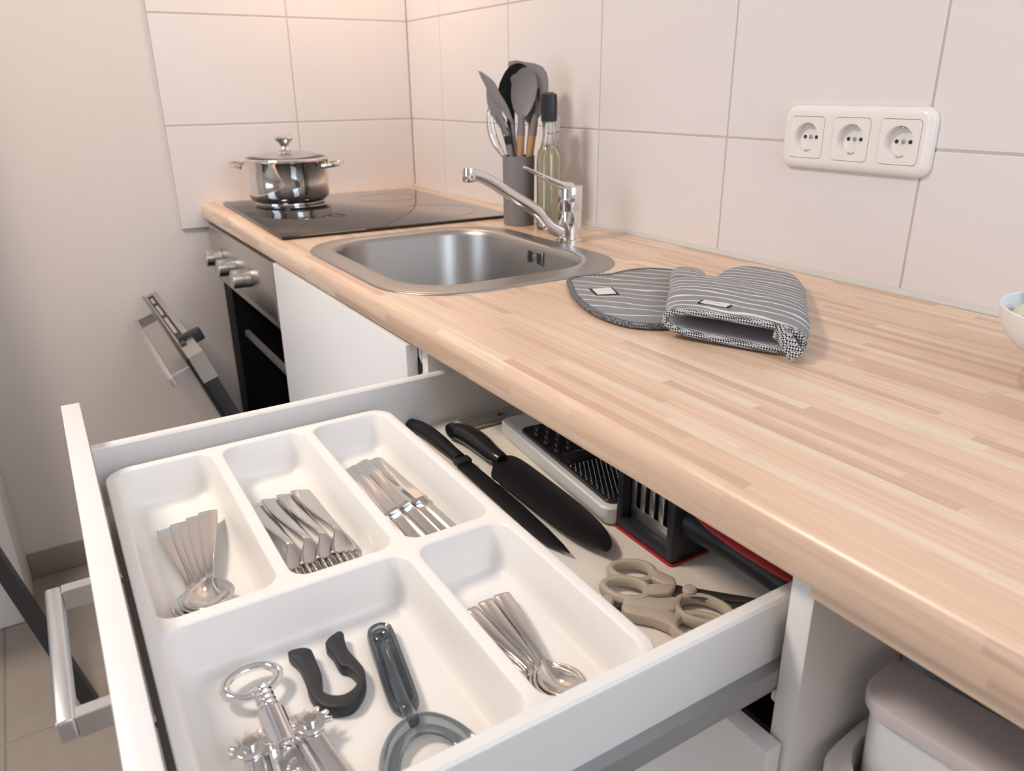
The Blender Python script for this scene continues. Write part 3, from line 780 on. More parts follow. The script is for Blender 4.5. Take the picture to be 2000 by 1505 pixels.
ck.part('bracket', bm, M['steel'])
hel = []
for k in range(90):
    a = k*0.42; hel.append((0.166+k*0.00060, AY+0.0032*math.cos(a)*(1 if k < 80 else (90-k)/10), AZ+0.0032*math.sin(a)*(1 if k < 80 else (90-k)/10)))
ck.part('worm', tube([(0.160, AY, AZ)]+hel, 0.0011, 6), M['chrome'])
bm = bmesh.new()
for s in (-1, 1): add_tube(bm, [(0.162, AY+s*0.0085, AZ), (0.215, AY+s*0.0125, AZ)], 0.0028, 8)
add_lathe(bm, [(0.0110, 0.212), (0.0128, 0.212), (0.0128, 0.226), (0.0110, 0.226), (0.0110, 0.212)], 28, (0, AY, AZ), False, False, axis=(1, 0, 0))
ck.part('bell_frame', fix(bm), M['chrome'])
for s, gx, gy in ((1, 0.1545, AY+0.0190), (-1, 0.1530, AY-0.0190)):
    gear = []
    nt_ = 11
    for k in range(nt_*4):
        a = 2*PI*k/(nt_*4)+(-0.03 if k % 4 == 1 else 0.03 if k % 4 == 2 else 0); r = 0.0140 if (k % 4) in (1, 2) else 0.0100
        if math.cos(a) > 0.35: r = 0.0095
        gear.append((gx+r*math.cos(a), gy+r*math.sin(a)))
    bm = prism(gear, AZ+0.0012, AZ+0.0034, 0.0003)
    lo = [(gx-0.004, gy-0.0062), (gx-0.004, gy+0.0062), (gx+0.012, gy+0.0062), (gx+0.045, gy+s*0.004+0.0065), (0.232, gy+s*0.006+0.0055), (0.236, gy+s*0.006), (0.232, gy+s*0.006-0.0055), (gx+0.045, gy+s*0.004-0.0065), (gx+0.012, gy-0.0062)]
    add_prism(bm, smooth_poly(lo, 3), AZ-0.0042, AZ+0.0010, 0.0016); fix(bm)
    wing = ck.part('lever_wing', bm, M['chrome'])
    ck.part('rivet', lathe([(0.0046, 0), (0.0048, 0.0004), (0.0048, 0.0034), (0.0042, 0.0040), (0.0, 0.0042)], 18, (gx, gy, AZ+0.0034)), M['steel'], wing)

# ------------------------------------------------------------------ jar opener
op = [(73.4, 94.6), (88.5, 97.7), (106.3, 97.4), (120.7, 95.7), (135.5, 98.4), (144.1, 106.2), (146.7, 118.0), (136.1, 130.3), (122.3, 136.1), (110.6, 136.0), (94.1, 133.9), (81.5, 135.7), (74.2, 137.2), (71.1, 133.3), (78.0, 121.7), (92.2, 122.7), (106.1, 122.8), (111.9, 127.3), (124.4, 129.1), (132.5, 124.5), (135.2, 115.3), (130.1, 107.1), (121.5, 104.2), (109.8, 108.5), (96.0, 109.7), (84.5, 110.4), (78.5, 110.0), (73.8, 104.5)]
op = smooth_poly([(a/1000, b/1000) for a, b in op], 3)
single('bottle_opener', 'black U-shaped bottle opener lying beside the corkscrew', 'opener', prism(op, FLR+0.0003, FLR+0.0105, 0.0012), M['openerblk'], (0.11, 0.115, FLR+0.0003), DL)

# ------------------------------------------------------------------ peeler
pe = Thing('peeler', 'smoky clear plastic Y-shaped peeler in the large compartment', 'peeler', (0.12, 0.155, FLR), DL)
hd = smooth_poly([(0.0785, 0.1570), (0.0775, 0.1660), (0.0830, 0.1718), (0.0915, 0.1720), (0.120, 0.1672), (0.157, 0.1605), (0.1655, 0.1580), (0.1700, 0.1525), (0.1690, 0.1470), (0.164, 0.1420), (0.155, 0.1400), (0.122, 0.1455), (0.088, 0.1515)], 3)
hole = [(0.0895+0.0042*math.cos(2*PI*k/16), 0.1615+0.0042*math.sin(2*PI*k/16)) for k in range(16)]
bm = bmesh.new(); add_holed(bm, offset_poly(hd, 0.0012), [hole], FLR+0.0018, FLR+0.0052)
hnd = pe.part('handle', bm, M['smoke'])
bm = bmesh.new(); add_tube(bm, [(a, b, FLR+0.0056) for a, b in offset_poly(hd, 0.0022)], 0.0026, 10, True, flat=1.9, upv=(0, 0, 1))
pe.part('grip_rim', fix(bm), M['smoke'], hnd)
bm = bmesh.new(); add_tube(bm, [(a, b, FLR+0.0056) for a, b in hole], 0.0014, 8, True, flat=1.3, upv=(0, 0, 1)); pe.part('hole_rim', fix(bm), M['smoke'], hnd)
bm = bmesh.new(); add_tube(bm, spline([(0.100, 0.1596, FLR+0.0070), (0.13, 0.1535, FLR+0.0088), (0.165, 0.1475, FLR+0.0105), (0.183, 0.1462, FLR+0.0105)], 4), [0.0030]+[0.0042]*12, 14); pe.part('handle_spine', fix(bm), M['smoke'], hnd)
yk = spline([(0.2285, 0.1100, FLR+0.006), (0.2080, 0.1140, FLR+0.0075), (0.1930, 0.1230, FLR+0.0085), (0.1850, 0.1340, FLR+0.0095), (0.1830, 0.1450, FLR+0.010), (0.1855, 0.1560, FLR+0.0095), (0.1960, 0.1660, FLR+0.0085), (0.2110, 0.1725, FLR+0.0075), (0.2285, 0.1755, FLR+0.006)], 4)
pe.part('yoke', tube(yk, 0.0030, 12, flat=1.8, upv=(0, 0, 1)), M['smoke'])
yk2 = spline([(0.2290, 0.1165, FLR+0.005), (0.2110, 0.1200, FLR+0.0058), (0.1980, 0.1275, FLR+0.0064), (0.1910, 0.1365, FLR+0.007), (0.1890, 0.1455, FLR+0.007), (0.1915, 0.1540, FLR+0.007), (0.2000, 0.1620, FLR+0.0064), (0.2130, 0.1670, FLR+0.0058), (0.2290, 0.1695, FLR+0.005)], 4)
pe.part('yoke_web', tube(yk2, 0.0042, 10, flat=0.38, upv=(0, 0, 1)), M['smoke'])
bm = box(0.220, 0.2300, 0.1170, 0.1690, FLR+0.0062, FLR+0.0074, 0.0003)
pe.part('blade', bm, M['steel'])

# ------------------------------------------------------------------ black kitchen knives
def smooth_handle(bm, line, zc, rs, flat):
    add_tube(bm, [(a, b, zc) for a, b in line], rs, 14, flat=flat, upv=(0, 0, 1)); return bm
KZ = DZ
kn = Thing('carving_knife', 'long slim black knife lying behind the cutlery tray', 'knife', (-0.05, 0.35, KZ), DL)
ln = spline([(-0.256, 0.3430), (-0.244, 0.3475), (-0.222, 0.3510), (-0.195, 0.3520), (-0.165, 0.3520), (-0.138, 0.3515)], 4)
n_ = len(ln); rs = [0.0078+0.0020*math.sin(PI*min(1, i/(n_*0.8))) for i in range(n_)]; rs[0] = 0.005
bm = bmesh.new(); smooth_handle(bm, ln, KZ+0.0095, rs, 0.75); kn.part('handle', fix(bm), M['blackmatte'])
kn.part('bolster', box(-0.139, -0.126, 0.3430, 0.3612, KZ+0.0045, KZ+0.0125, 0.0015), M['darkgrey'])
bo_ = [(-0.127, 0.3425), (-0.06, 0.3410), (0.010, 0.3395), (0.045, 0.3410), (0.0735, 0.3520), (0.060, 0.3545), (0.030, 0.3575), (-0.02, 0.3600), (-0.127, 0.3608)]
kn.part('blade', prism(bo_, KZ+0.0060, KZ+0.0080, 0.0004), M['blackmatte'])
k2 = Thing('chef_knife', 'broad black kitchen knife with a curved handle beside the grater', 'knife', (-0.05, 0.385, KZ), DL)
ln = spline([(-0.1990, 0.3700), (-0.1985, 0.3765), (-0.188, 0.3830), (-0.168, 0.3860), (-0.145, 0.3860), (-0.122, 0.3850), (-0.104, 0.3870)], 4)
n_ = len(ln); rs = []
for i in range(n_):
    t = i/(n_-1); rs.append(0.0075+0.0055*math.sin(PI*t)**0.8 + (0.002 if t < 0.15 else 0))
rs[0] = 0.0055
bm = bmesh.new(); smooth_handle(bm, ln, KZ+0.0135, rs, 0.85); k2.part('handle', fix(bm), M['blacksat'])
bl = [(-0.110, 0.3780), (-0.1000, 0.3725), (-0.0800, 0.3590), (-0.060, 0.3600), (0.015, 0.3612), (0.058, 0.3650), (0.088, 0.3745), (0.094, 0.3790), (0.088, 0.3890), (0.070, 0.3975), (0.045, 0.4030), (0.010, 0.4060), (-0.040, 0.4070), (-0.095, 0.4065), (-0.112, 0.3985)]
k2.part('blade', prism(smooth_poly(bl, 3), KZ+0.0105, KZ+0.0125, 0.0004), M['blackmatte'])

# ------------------------------------------------------------------ grater box
gr = Thing('grater', 'white grater box with black grating plate beside the broad knife', 'grater', (-0.06, 0.44, DZ), DL)
GM = Matrix.Translation((0.047, 0.4165, 0)) @ Matrix.Rotation(math.radians(175.2), 4, 'Z')       # local x runs from the near end to the back
def gloc(bm): bmesh.ops.transform(bm, matrix=GM, verts=bm.verts); return fix(bm)
bm = bmesh.new()
add_loft(bm, [rrect(-0.006+i, 0.232-i, -0.072+i, 0.006-i, 0.012, z, 5) for i, z in ((0.004, DZ+0.0003), (0.001, DZ+0.004), (0.0, DZ+0.012), (0.0, DZ+0.020), (0.0015, DZ+0.0218))])
gr.part('grater_box', gloc(bm), M['bin'])
bm = bmesh.new()
M['grate'] = mat('glossy_black_grater', (0.03, 0.03, 0.032), 0.14, var=0.05, spec=0.7)
PT = DZ+0.0252
add_loft(bm, [rrect(0.0+i, 0.190-i, -0.066+i, -0.001-i, 0.009, z, 5) for i, z in ((0.0, DZ+0.0222), (0.0, PT-0.001), (0.001, PT))])
add_loft(bm, [rrect(0.087, 0.108, -0.061, -0.008, 0.009, PT-0.0002, 5), rrect(0.087, 0.108, -0.061, -0.008, 0.009, PT+0.0016, 5), rrect(0.0885, 0.1065, -0.0595, -0.0095, 0.008, PT+0.0022, 5)])
plate = gr.part('grating_plate', gloc(bm), M['grate'], label='black plate with coarse and fine teeth')
gr.part('slicing_slot', gloc(box(0.091, 0.0935, -0.056, -0.013, PT+0.0018, PT+0.0030)), M['sockethole'], plate)
dome = None
for i in range(6):
    for j in range(4):
        x = 0.118+i*0.0115; y = -0.0105-j*0.0145-(0.007 if i % 2 else 0)
        if y < -0.062: continue
        if dome is None:
            bm = bmesh.new(); add_sphere(bm, (x, y, PT), 0.0050, 0.0038, 0.0046, 12, 8)
            dome = gr.part('grater_tooth', gloc(bm), M['grate'], plate); d0 = Vector((x, y, 0))
        else:
            o = dome.copy(); COL.objects.link(o); o.parent = plate
            off = GM.to_3x3() @ (Vector((x, y, 0))-d0); o.location = off
bm = bmesh.new()
for i in range(15):
    for j in range(11):
        x = 0.0075+i*0.0052; y = -0.0062-j*0.0052-(0.0026 if i % 2 else 0)
        r = bmesh.ops.create_cone(bm, segments=6, radius1=0.0022, radius2=0.0008, depth=0.0030, cap_ends=True)
        bmesh.ops.translate(bm, vec=(x, y, PT+0.0010), verts=r['verts'])
gr.part('fine_teeth', gloc(bm), M['grate'], plate, kind='stuff')

# ------------------------------------------------------------------ can opener
co = Thing('can_opener', 'flat steel can opener lying along the left drawer wall', 'can opener', (-0.228, 0.45, DZ), DL)
bm = bmesh.new()
tri = [(-0.224, 0.452), (-0.234, 0.458), (-0.222, 0.466)]
hl = [(-0.226+0.002*math.cos(2*PI*k/10), 0.4155+0.002*math.sin(2*PI*k/10)) for k in range(10)]
add_holed(bm, rrect(-0.2425, -0.2130, 0.4035, 0.492, 0.004, 0, 4), [[(a, b) for a, b in tri], hl], DZ+0.0035, DZ+0.0050)
bm2 = co.part('steel_plate', bm, M['brushed'])
bm = bmesh.new(); add_tube(bm, [(-0.2125, 0.406, DZ+0.0035), (-0.2125, 0.491, DZ+0.0035)], 0.0030, 8); co.part('rolled_edge', fix(bm), M['brushed'])

# ------------------------------------------------------------------ knife sharpener
sh = Thing('knife_sharpener', 'dark grey knife sharpener with red base and handle inlay', 'knife sharpener', (0.09, 0.445, DZ), DL)
SX0, SX1, SY0, SY1, SZ0, SZ1 = 0.0525, 0.1315, 0.4215, 0.4680, DZ+0.0024, 0.004
def shape(y): return y
bm = bmesh.new()
add_box(bm, SX0, SX0+0.0085, SY0, SY1, SZ0, SZ1, 0.002); add_box(bm, SX1-0.0095, SX1, SY0, SY1, SZ0, SZ1, 0.002)
add_box(bm, SX0+0.006, SX1-0.006, SY0, SY1-0.004, SZ0, SZ0+0.0115, 0.002); add_box(bm, SX0+0.006, SX1-0.006, SY0+0.0135, SY1-0.002, SZ0+0.008, SZ1-0.006, 0.001)
sb = sh.part('body', bm, M['darkgrey'])
sh.part('base_pad', prism([p[:2] for p in rrect(SX0-0.0012, SX1+0.0014, SY0-0.0012, SY1+0.001, 0.004, 0, 3)], DZ+0.0003, DZ+0.0023), M['red'], label='thin red base pad')
bm = bmesh.new()
ya, yb = SY0+0.0095, SY0+0.0120
add_box(bm, SX0+0.0105, SX1-0.0115, ya, yb, SZ0+0.0118, SZ0+0.0255, 0.0006)
n5 = 5; span = (SX1-0.0115)-(SX0+0.0105); wslot = 0.0062; wt_ = (span-4*wslot)/n5
for k in range(n5):
    x = SX0+0.0105+k*(wt_+wslot); add_box(bm, x, x+wt_, ya, yb, SZ0+0.0250, SZ1-0.006, 0.0006)
sh.part('chrome_guide', bm, M['alu'], label='chrome plate with four slots')
hl_ = spline([(SX1-0.010, 0.4480, -0.026), (SX1+0.010, 0.4500, -0.029), (SX1+0.035, 0.4545, -0.034), (SX1+0.070, 0.4610, -0.040), (SX1+0.103, 0.4665, -0.046), (SX1+0.114, 0.4685, -0.049)], 4)
n_ = len(hl_); rs = [0.0215-0.0075*min(1, i/(n_*0.40))+0.003*max(0, (i/n_-0.5)) for i in range(n_)]; rs[-1] = 0.006
hd = sh.part('handle', tube(hl_, rs, 16, flat=0.85, upv=(0, 0, 1)), M['darkgrey'])
rl = spline([(SX1+0.002, 0.4440, -0.0130), (SX1+0.020, 0.4460, -0.0180), (SX1+0.050, 0.4520, -0.0245), (SX1+0.085, 0.4590, -0.0310), (SX1+0.100, 0.4620, -0.0345)], 4)
n_ = len(rl)
sh.part('handle_inlay', tube(rl, [0.0105*math.sin(PI*(0.06+0.88*i/(n_-1)))**0.6 for i in range(n_)], 12, flat=0.42, upv=(0, 0, 1)), M['red'], hd, label='red grip inlay')

# ------------------------------------------------------------------ scissors (built along +x, rings at the left, then turned)
def make_scissors(label, open_deg, mw, gx=0.0, gs=1.0, bl_len=0.078):
    t = Thing('scissors', label, 'scissors', (0, 0, 0), mw)
    for s in (-1, 1):
        a = math.radians(open_deg)*s
        R = Matrix.Rotation(a, 4, 'Z')
        zc = 0.0058 if s > 0 else 0.0066
        ring = [(gx+gs*(-0.064+0.0195*math.cos(2*PI*k/28)), gs*(s*0.0168+0.0140*math.sin(2*PI*k/28)*(1.0+0.10*math.cos(2*PI*k/28))), zc) for k in range(28)]
        bm = bmesh.new(); add_tube(bm, ring, 0.0042, 10, True, flat=1.2, upv=(0, 0, 1))
        ol = [(-0.049, s*0.0255), (-0.043, s*0.0215), (-0.030, s*0.0150), (-0.014, s*0.0120), (-0.012, s*0.0010), (-0.020, s*0.0008), (-0.034, s*0.0016), (-0.046, s*0.0070), (-0.046, s*0.0150)]
        ol = [((gx if a < -0.025 else 0)+gs*a, gs*b) for a, b in ol]
        add_prism(bm, smooth_poly(ol, 2), zc-0.0050, zc+0.0050, 0.0016); fix(bm)
        bmesh.ops.transform(bm, matrix=R, verts=bm.verts)
        h = t.part('finger_grip', bm, M['beige'])
        bo2 = [(-0.013, -s*0.0030), (-0.013, s*0.0080), (0.004, s*0.0075), (bl_len-0.003, -s*0.0010), (bl_len, -s*0.0040), (0.03, -s*0.0050), (0.0, -s*0.0060)]
        bm = prism(bo2, 0.0036 if s > 0 else 0.0056, 0.0054 if s > 0 else 0.0074, 0.0003)
        bmesh.ops.transform(bm, matrix=R.inverted(), verts=bm.verts)
        t.part('blade', bm, M['blade'])
    t.part('pivot_cap', lathe([(0.0062, 0.0074), (0.0062, 0.0095), (0.0048, 0.0112), (0.0, 0.0118)], 20, (0, 0, 0)), M['beige'])
    return t
a1 = math.radians(38)
make_scissors('beige-handled scissors pointing right, behind the other pair', 3.0, DL @ Matrix.Translation((0.1760, 0.4010, DZ+0.0035)) @ Matrix.Rotation(a1, 4, 'Z') @ Matrix.Rotation(math.radians(-2), 4, 'Y'), 0.011, 0.96)
a2 = math.radians(42+180)
make_scissors('beige-handled scissors pointing left, tucked against the tray', 6.0, DL @ Matrix.Translation((0.1475, 0.3355, DZ+0.0008)) @ Matrix.Rotation(a2, 4, 'Z'), -0.004, 1.12, 0.040)

# ================================================================== OVEN MITT AND POT HOLDER
def polygon_grid(outline, step):
    xs_ = [p[0] for p in outline]; ys_ = [p[1] for p in outline]
    return xs_, ys_
def seg_dist(p, a, b):
    ax, ay = a; bx, by = b; dx, dy = bx-ax, by-ay
    t = max(0, min(1, ((p[0]-ax)*dx+(p[1]-ay)*dy)/(dx*dx+dy*dy+1e-12)))
    return math.hypot(p[0]-ax-t*dx, p[1]-ay-t*dy)

# pot holder, flat leaf-shaped pad (world coordinates)
PHC = (1.33, -0.29)
pho = [(1.2170, -0.312), (1.2235, -0.338), (1.262, -0.362), (1.300, -0.384), (1.364, -0.4075), (1.420, -0.4125), (1.456, -0.398), (1.478, -0.355), (1.470, -0.28), (1.425, -0.205), (1.35, -0.168), (1.290, -0.166), (1.252, -0.178), (1.230, -0.205), (1.227, -0.240), (1.232, -0.268), (1.222, -0.292)]
pho = smooth_poly(pho, 4)
PA = Matrix.Translation((PHC[0], PHC[1], 0.9003)) @ Matrix.Rotation(math.radians(38), 4, 'Z')
PAi = PA.inverted()
loc = [PAi @ Vector((a, b, 0.9003)) for a, b in pho]; loc = [(v.x, v.y) for v in loc]
ph = Thing('pot_holder', 'grey striped quilted pot holder half under the oven mitt', 'pot holder', (0, 0, 0), PA)
ph.part('pad', prism(offset_poly(loc, 0.003), 0.0008, 0.0068, 0.0015), M['fabric2'])
ph.part('binding', tube([(a, b, 0.0044) for a, b in offset_poly(loc, 0.003)], 0.0042, 10, True, flat=1.0), M['binding2'], label='dark checked binding')
lbv = [PAi @ Vector((a, b, 0)) for a, b in ((1.2868, -0.3482), (1.2978, -0.3169), (1.3339, -0.3331), (1.321, -0.3616))]
lbp = [(v.x, v.y) for v in lbv]
lab = ph.part('label_tag', prism(lbp, 0.0066, 0.0076), M['labelblk'], label='small woven tag')
cen = (sum(p[0] for p in lbp)/4, sum(p[1] for p in lbp)/4)
ph.part('label_face', prism([(cen[0]+(p[0]-cen[0])*0.80, cen[1]+(p[1]-cen[1])*0.86) for p in lbp], 0.0074, 0.0080), M['label'], lab)

# oven mitt: puffy body with a hollow mouth at the near side.  local u across the mouth, v from mouth to finger tips
MA = Matrix.Translation((1.5360, -0.3520, 0.9035)) @ Matrix.Rotation(math.radians(22.5), 4, 'Z') @ Matrix.Rotation(math.radians(1.6), 4, 'Y')
MAi = MA.inverted()
openA, openB = (-0.0610, -0.0195), (0.0880, -0.0115)
HT = 0.032
def pill(v, ul, ur, h, n=28, skew=0.0):
    c = (ul+ur)/2; hw = (ur-ul)/2; out = []
    for k in range(n):
        a = 2*PI*k/n; ca, sa = math.cos(a), math.sin(a)
        u = hw*math.copysign(abs(ca)**0.6, ca)
        out.append((c+u, v+skew*u, 0.0012+h/2+h/2*math.copysign(abs(sa)**0.85, sa)))
    return out
def lobe(bm, rows, cap0=True, sk0=0.0):
    rs_ = interp(rows, 4); n = len(rs_); add_loft(bm, [pill(q[0], q[1], q[2], q[3], skew=sk0*(1-k/(n-1))) for k, q in enumerate(rs_)], cap0, True)
bm = bmesh.new()
lobe(bm, [(-0.0155, -0.0610, 0.0880, 0.0315), (0.012, -0.0750, 0.0860, 0.0330), (0.055, -0.0935, 0.0740, 0.0335), (0.100, -0.1120, 0.0590, 0.0310), (0.147, -0.1330, 0.0465, 0.0260), (0.178, -0.1460, 0.0365, 0.0210)], False, 0.055)
lobe(bm, [(0.140, -0.0860, 0.0480, 0.0255), (0.185, -0.0850, 0.0350, 0.0215), (0.220, -0.0950, 0.0245, 0.0190), (0.2535, -0.0990, 0.0100, 0.0180), (0.283, -0.0960, -0.0050, 0.0165), (0.303, -0.0850, -0.0190, 0.0135), (0.313, -0.0710, -0.0330, 0.0100), (0.317, -0.0580, -0.0460, 0.0050)])
lobe(bm, [(0.140, -0.1300, -0.0750, 0.0255), (0.175, -0.1450, -0.0880, 0.0225), (0.200, -0.1540, -0.1010, 0.0200), (0.220, -0.1570, -0.1140, 0.0175), (0.233, -0.1540, -0.1260, 0.0135), (0.2405, -0.1460, -0.1360, 0.0070)])
fix(bm)
mt = Thing('oven_mitt', 'grey striped oven mitt with its open end towards the drawer', 'oven mitt', (0, 0, 0), MA)
mt.part('mitt_body', bm, M['fabric'], sharp=70)
# mouth ring (flat oval) and lining
md = Vector((openB[0]-openA[0], openB[1]-openA[1], 0)); mw_ = md.length/2; md.normalize()
mc = Vector(((openA[0]+openB[0])/2, (openA[1]+openB[1])/2, 0)); mn = Vector((-md.y, md.x, 0))
def mouth_ring(v, hw, hh, zc, n=40):
    out = []
    for k in range(n):
        a = 2*PI*k/n; ca, sa = math.cos(a), math.sin(a)
        u = hw*math.copysign(abs(ca)**0.55, ca); w = hh*math.copysign(abs(sa)**0.75, sa)
        out.append(mc+md*u+mn*v+Vector((0, 0, zc+w)))
    return out
mt.part('cuff_binding', tube(mouth_ring(-0.002, mw_, 0.0130, 0.0172), 0.0046, 10, True), M['binding'], label='black and white checked cuff binding')
bm = bmesh.new(); add_loft(bm, [mouth_ring(-0.004, mw_-0.004, 0.0108, 0.0172), mouth_ring(0.02, mw_-0.007, 0.0112, 0.0175), mouth_ring(0.07, mw_-0.016, 0.010, 0.0170)], False, True); fix(bm)
mt.part('lining', bm, M['lining'], label='pale grey lining')
cornr = mc+md*(mw_-0.006)
lp = [cornr+Vector((0, 0, 0.026))-mn*0.006-md*0.022, cornr-mn*0.014-md*0.010+Vector((0, 0, 0.022)), cornr-mn*0.018+Vector((0, 0, 0.012)), cornr-mn*0.019+md*0.004+Vector((0, 0, 0.006))]
lp = spline([tuple(v) for v in lp], 5); bm = bmesh.new()
for a, b in zip(lp, lp[1:]): pass
upd = (md*0.7+Vector((0, 0, 0.7))).normalized()
add_tube(bm, lp, 0.0085, 10, flat=0.22, upv=-mn); fix(bm)
mt.part('hanging_loop', bm, M['binding'], label='checked fabric hanging loop')
lw = [(1.4921, -0.359), (1.5171, -0.3298), (1.5341, -0.3495), (1.5109, -0.3766)]
lw = [MAi @ Vector((a, b, 0)) for a, b in lw]
cv = sum(lw, Vector())/4+Vector((-0.021, 0.002, 0))
def tagbox(hu, hv, z0, z1): return prism([(cv.x-hu, cv.y-hv), (cv.x+hu, cv.y-hv), (cv.x+hu, cv.y+hv), (cv.x-hu, cv.y+hv)], z0, z1)
lt = mt.part('label_tag', tagbox(0.0180, 0.0060, HT+0.0006, HT+0.0026), M['labelblk'], label='small woven tag')
for k in range(3): mt.part('label_line', prism([(cv.x-0.009, cv.y-0.0030+0.0026*k), (cv.x+0.009, cv.y-0.0030+0.0026*k), (cv.x+0.009, cv.y-0.0022+0.0026*k), (cv.x-0.009, cv.y-0.0022+0.0026*k)], HT+0.0032, HT+0.00335), M['labelink'], lt) if k == 1 else None
mt.part('label_face', tagbox(0.0148, 0.0064, HT+0.0024, HT+0.0032), M['label'], lt)

# ================================================================== UTENSIL CROCK AND UTENSILS
CP = Vector((0.739, -0.112, 0.9003))
RV = Vector((0.5367, 0.8438, 0)); NV = Vector((0.8438, -0.5367, 0)); UV = Vector((0, 0, 1))
CM = Matrix(((RV.x, NV.x, 0, CP.x), (RV.y, NV.y, 0, CP.y), (0, 0, 1, CP.z), (0, 0, 0, 1)))       # (across, towards the room, up); note: mirrored axes are avoided below
CM = Matrix(((RV.x, -NV.x, 0, CP.x), (RV.y, -NV.y, 0, CP.y), (0, 0, 1, CP.z), (0, 0, 0, 1)))     # local y points to the wall
single('utensil_crock', 'grey cylindrical utensil crock standing behind the sink', 'crock', lathe([(0.0, 0.0), (0.0305, 0.0), (0.0315, 0.001), (0.0325, 0.134), (0.0325, 0.1365), (0.0305, 0.1365), (0.0300, 0.133), (0.0295, 0.004), (0.0, 0.004)], 48), M['crock'], (0, 0, 0), CM)

def utensil(name, label, base, neck, r0, r1, hmat, head, headmat, handle_label=None, cat='utensil'):
    """handle from base up to neck (crock coordinates) plus a head mesh"""
    t = Thing(name, label, cat, base, CM, group=None)
    b = Vector(base); n = Vector(neck)
    t.part('handle', tube([b, b+(n-b)*0.5, n], [r0, (r0+r1)/2, r1], 12), hmat)
    if head is not None: t.part('head', head, headmat, sharp=50)
    return t

def flat_head(outline, n0, thick, tilt=0.0, bow=0.0, sub=3, bev=0.0012):
    """outline in (across, up) metres, at depth n0"""
    o = smooth_poly(outline, sub) if sub > 1 else outline
    bm = bmesh.new(); add_prism(bm, o, -thick/2, thick/2, bev); fix(bm)
    for v in bm.verts:
        u, w, d = v.co; v.co = Vector((u, n0+d+bow*(u*u), w))
    return fix(bm)

def dish_head(cu, cw, ru, rw, n0, depth, thick, lean=0.0, seg=28, egg=0.0):
    """spoon bowl hollow towards the room (local -y)"""
    bm = bmesh.new(); loops = []
    def lp(k, dn):
        out = []
        for i in range(seg):
            a = 2*PI*i/seg; w = k*rw*math.sin(a); u = k*ru*math.cos(a)*(1-egg*math.sin(a))
            out.append((cu+u+lean*w, n0+dn, cw+w))
        return out
    front = [lp(k, depth*(1-k**2)) for k in (0.02, 0.25, 0.5, 0.75, 0.9, 1.0)]
    back = [lp(k, depth*(1-k**2)+thick) for k in (1.0, 0.9, 0.75, 0.5, 0.25, 0.02)]
    add_loft(bm, front+back); return fix(bm)

mm = 0.001
# grey spoon in front
h = dish_head(0.011, 0.255, 0.0250, 0.046, -0.016, 0.010, 0.003, 0.10, egg=-0.14)
add_tube(h, [(0.0065, -0.010, 0.214), (0.0060, -0.010, 0.195), (0.0050, -0.010, 0.176)], [0.0075, 0.0072, 0.0082], 12); fix(h)
utensil('cooking_spoon', 'grey cooking spoon with wooden handle, frontmost in the crock', (-0.002, 0.004, 0.006), (0.005, -0.010, 0.177), 0.0068, 0.0078, M['woodhandle'], h, M['greyutensil'])
# slotted spoon to the right
h = flat_head([(0.026, 0.205), (0.033, 0.225), (0.031, 0.265), (0.034, 0.294), (0.046, 0.300), (0.057, 0.280), (0.059, 0.252), (0.051, 0.225), (0.038, 0.205)], -0.004, 0.004)
st = utensil('slotted_spoon', 'grey slotted spoon with wooden handle, at the right of the crock', (0.006, -0.002, 0.006), (0.0275, -0.006, 0.176), 0.0068, 0.0078, M['woodhandle'], h, M['greyutensil'])
st.part('neck', tube([(0.0275, -0.006, 0.174), (0.031, -0.005, 0.195), (0.034, -0.004, 0.215)], [0.0085, 0.0075, 0.0065], 12), M['greyutensil'])
st.part('slot', flat_head([(0.043, 0.266), (0.036, 0.258), (0.0395, 0.236), (0.0425, 0.245)], -0.0064, 0.0008, sub=1, bev=0), M['sockethole'], label='dark slot')
# wide turner at the back
h = flat_head([(-0.019, 0.312), (0.016, 0.311), (0.049, 0.302), (0.060, 0.276), (0.057, 0.246), (0.044, 0.214), (0.030, 0.196), (0.016, 0.200), (0.000, 0.235), (-0.014, 0.275)], 0.014, 0.0035, sub=2)
t = utensil('turner', 'wide grey turner at the back of the crock', (0.008, 0.010, 0.006), (0.0285, 0.014, 0.205), 0.0062, 0.0070, M['woodhandle'], h, M['greyutensil'])
# black ladle
h = dish_head(-0.004, 0.268, 0.031, 0.041, 0.004, 0.012, 0.003, 0.12)
utensil('ladle', 'black ladle with a rounded bowl behind the front grey spoon', (-0.006, 0.012, 0.006), (-0.012, 0.010, 0.228), 0.0045, 0.0048, M['black'], h, M['black'])
# black slotted spoon, left of ladle
h = dish_head(-0.021, 0.262, 0.018, 0.030, 0.019, 0.006, 0.003, 0.12)
utensil('serving_spoon', 'narrow black serving spoon at the left of the ladle', (-0.010, 0.018, 0.006), (-0.020, 0.0215, 0.234), 0.0042, 0.0046, M['black'], h, M['black'])
# slim grey scraper leaning left, seen edge on
h = flat_head([(-0.0765, 0.2955), (-0.060, 0.2860), (-0.046, 0.2745), (-0.034, 0.2520), (-0.021, 0.2320), (-0.010, 0.2020), (-0.015, 0.2010), (-0.030, 0.2200), (-0.050, 0.2440), (-0.063, 0.2670)], -0.008, 0.030, sub=2)
t = utensil('scraper', 'thin grey scraper leaning far left over the crock edge', (0.010, -0.004, 0.006), (-0.0125, -0.009, 0.206), 0.0042, 0.0040, M['greyutensil'], h, M['greyutensil'])
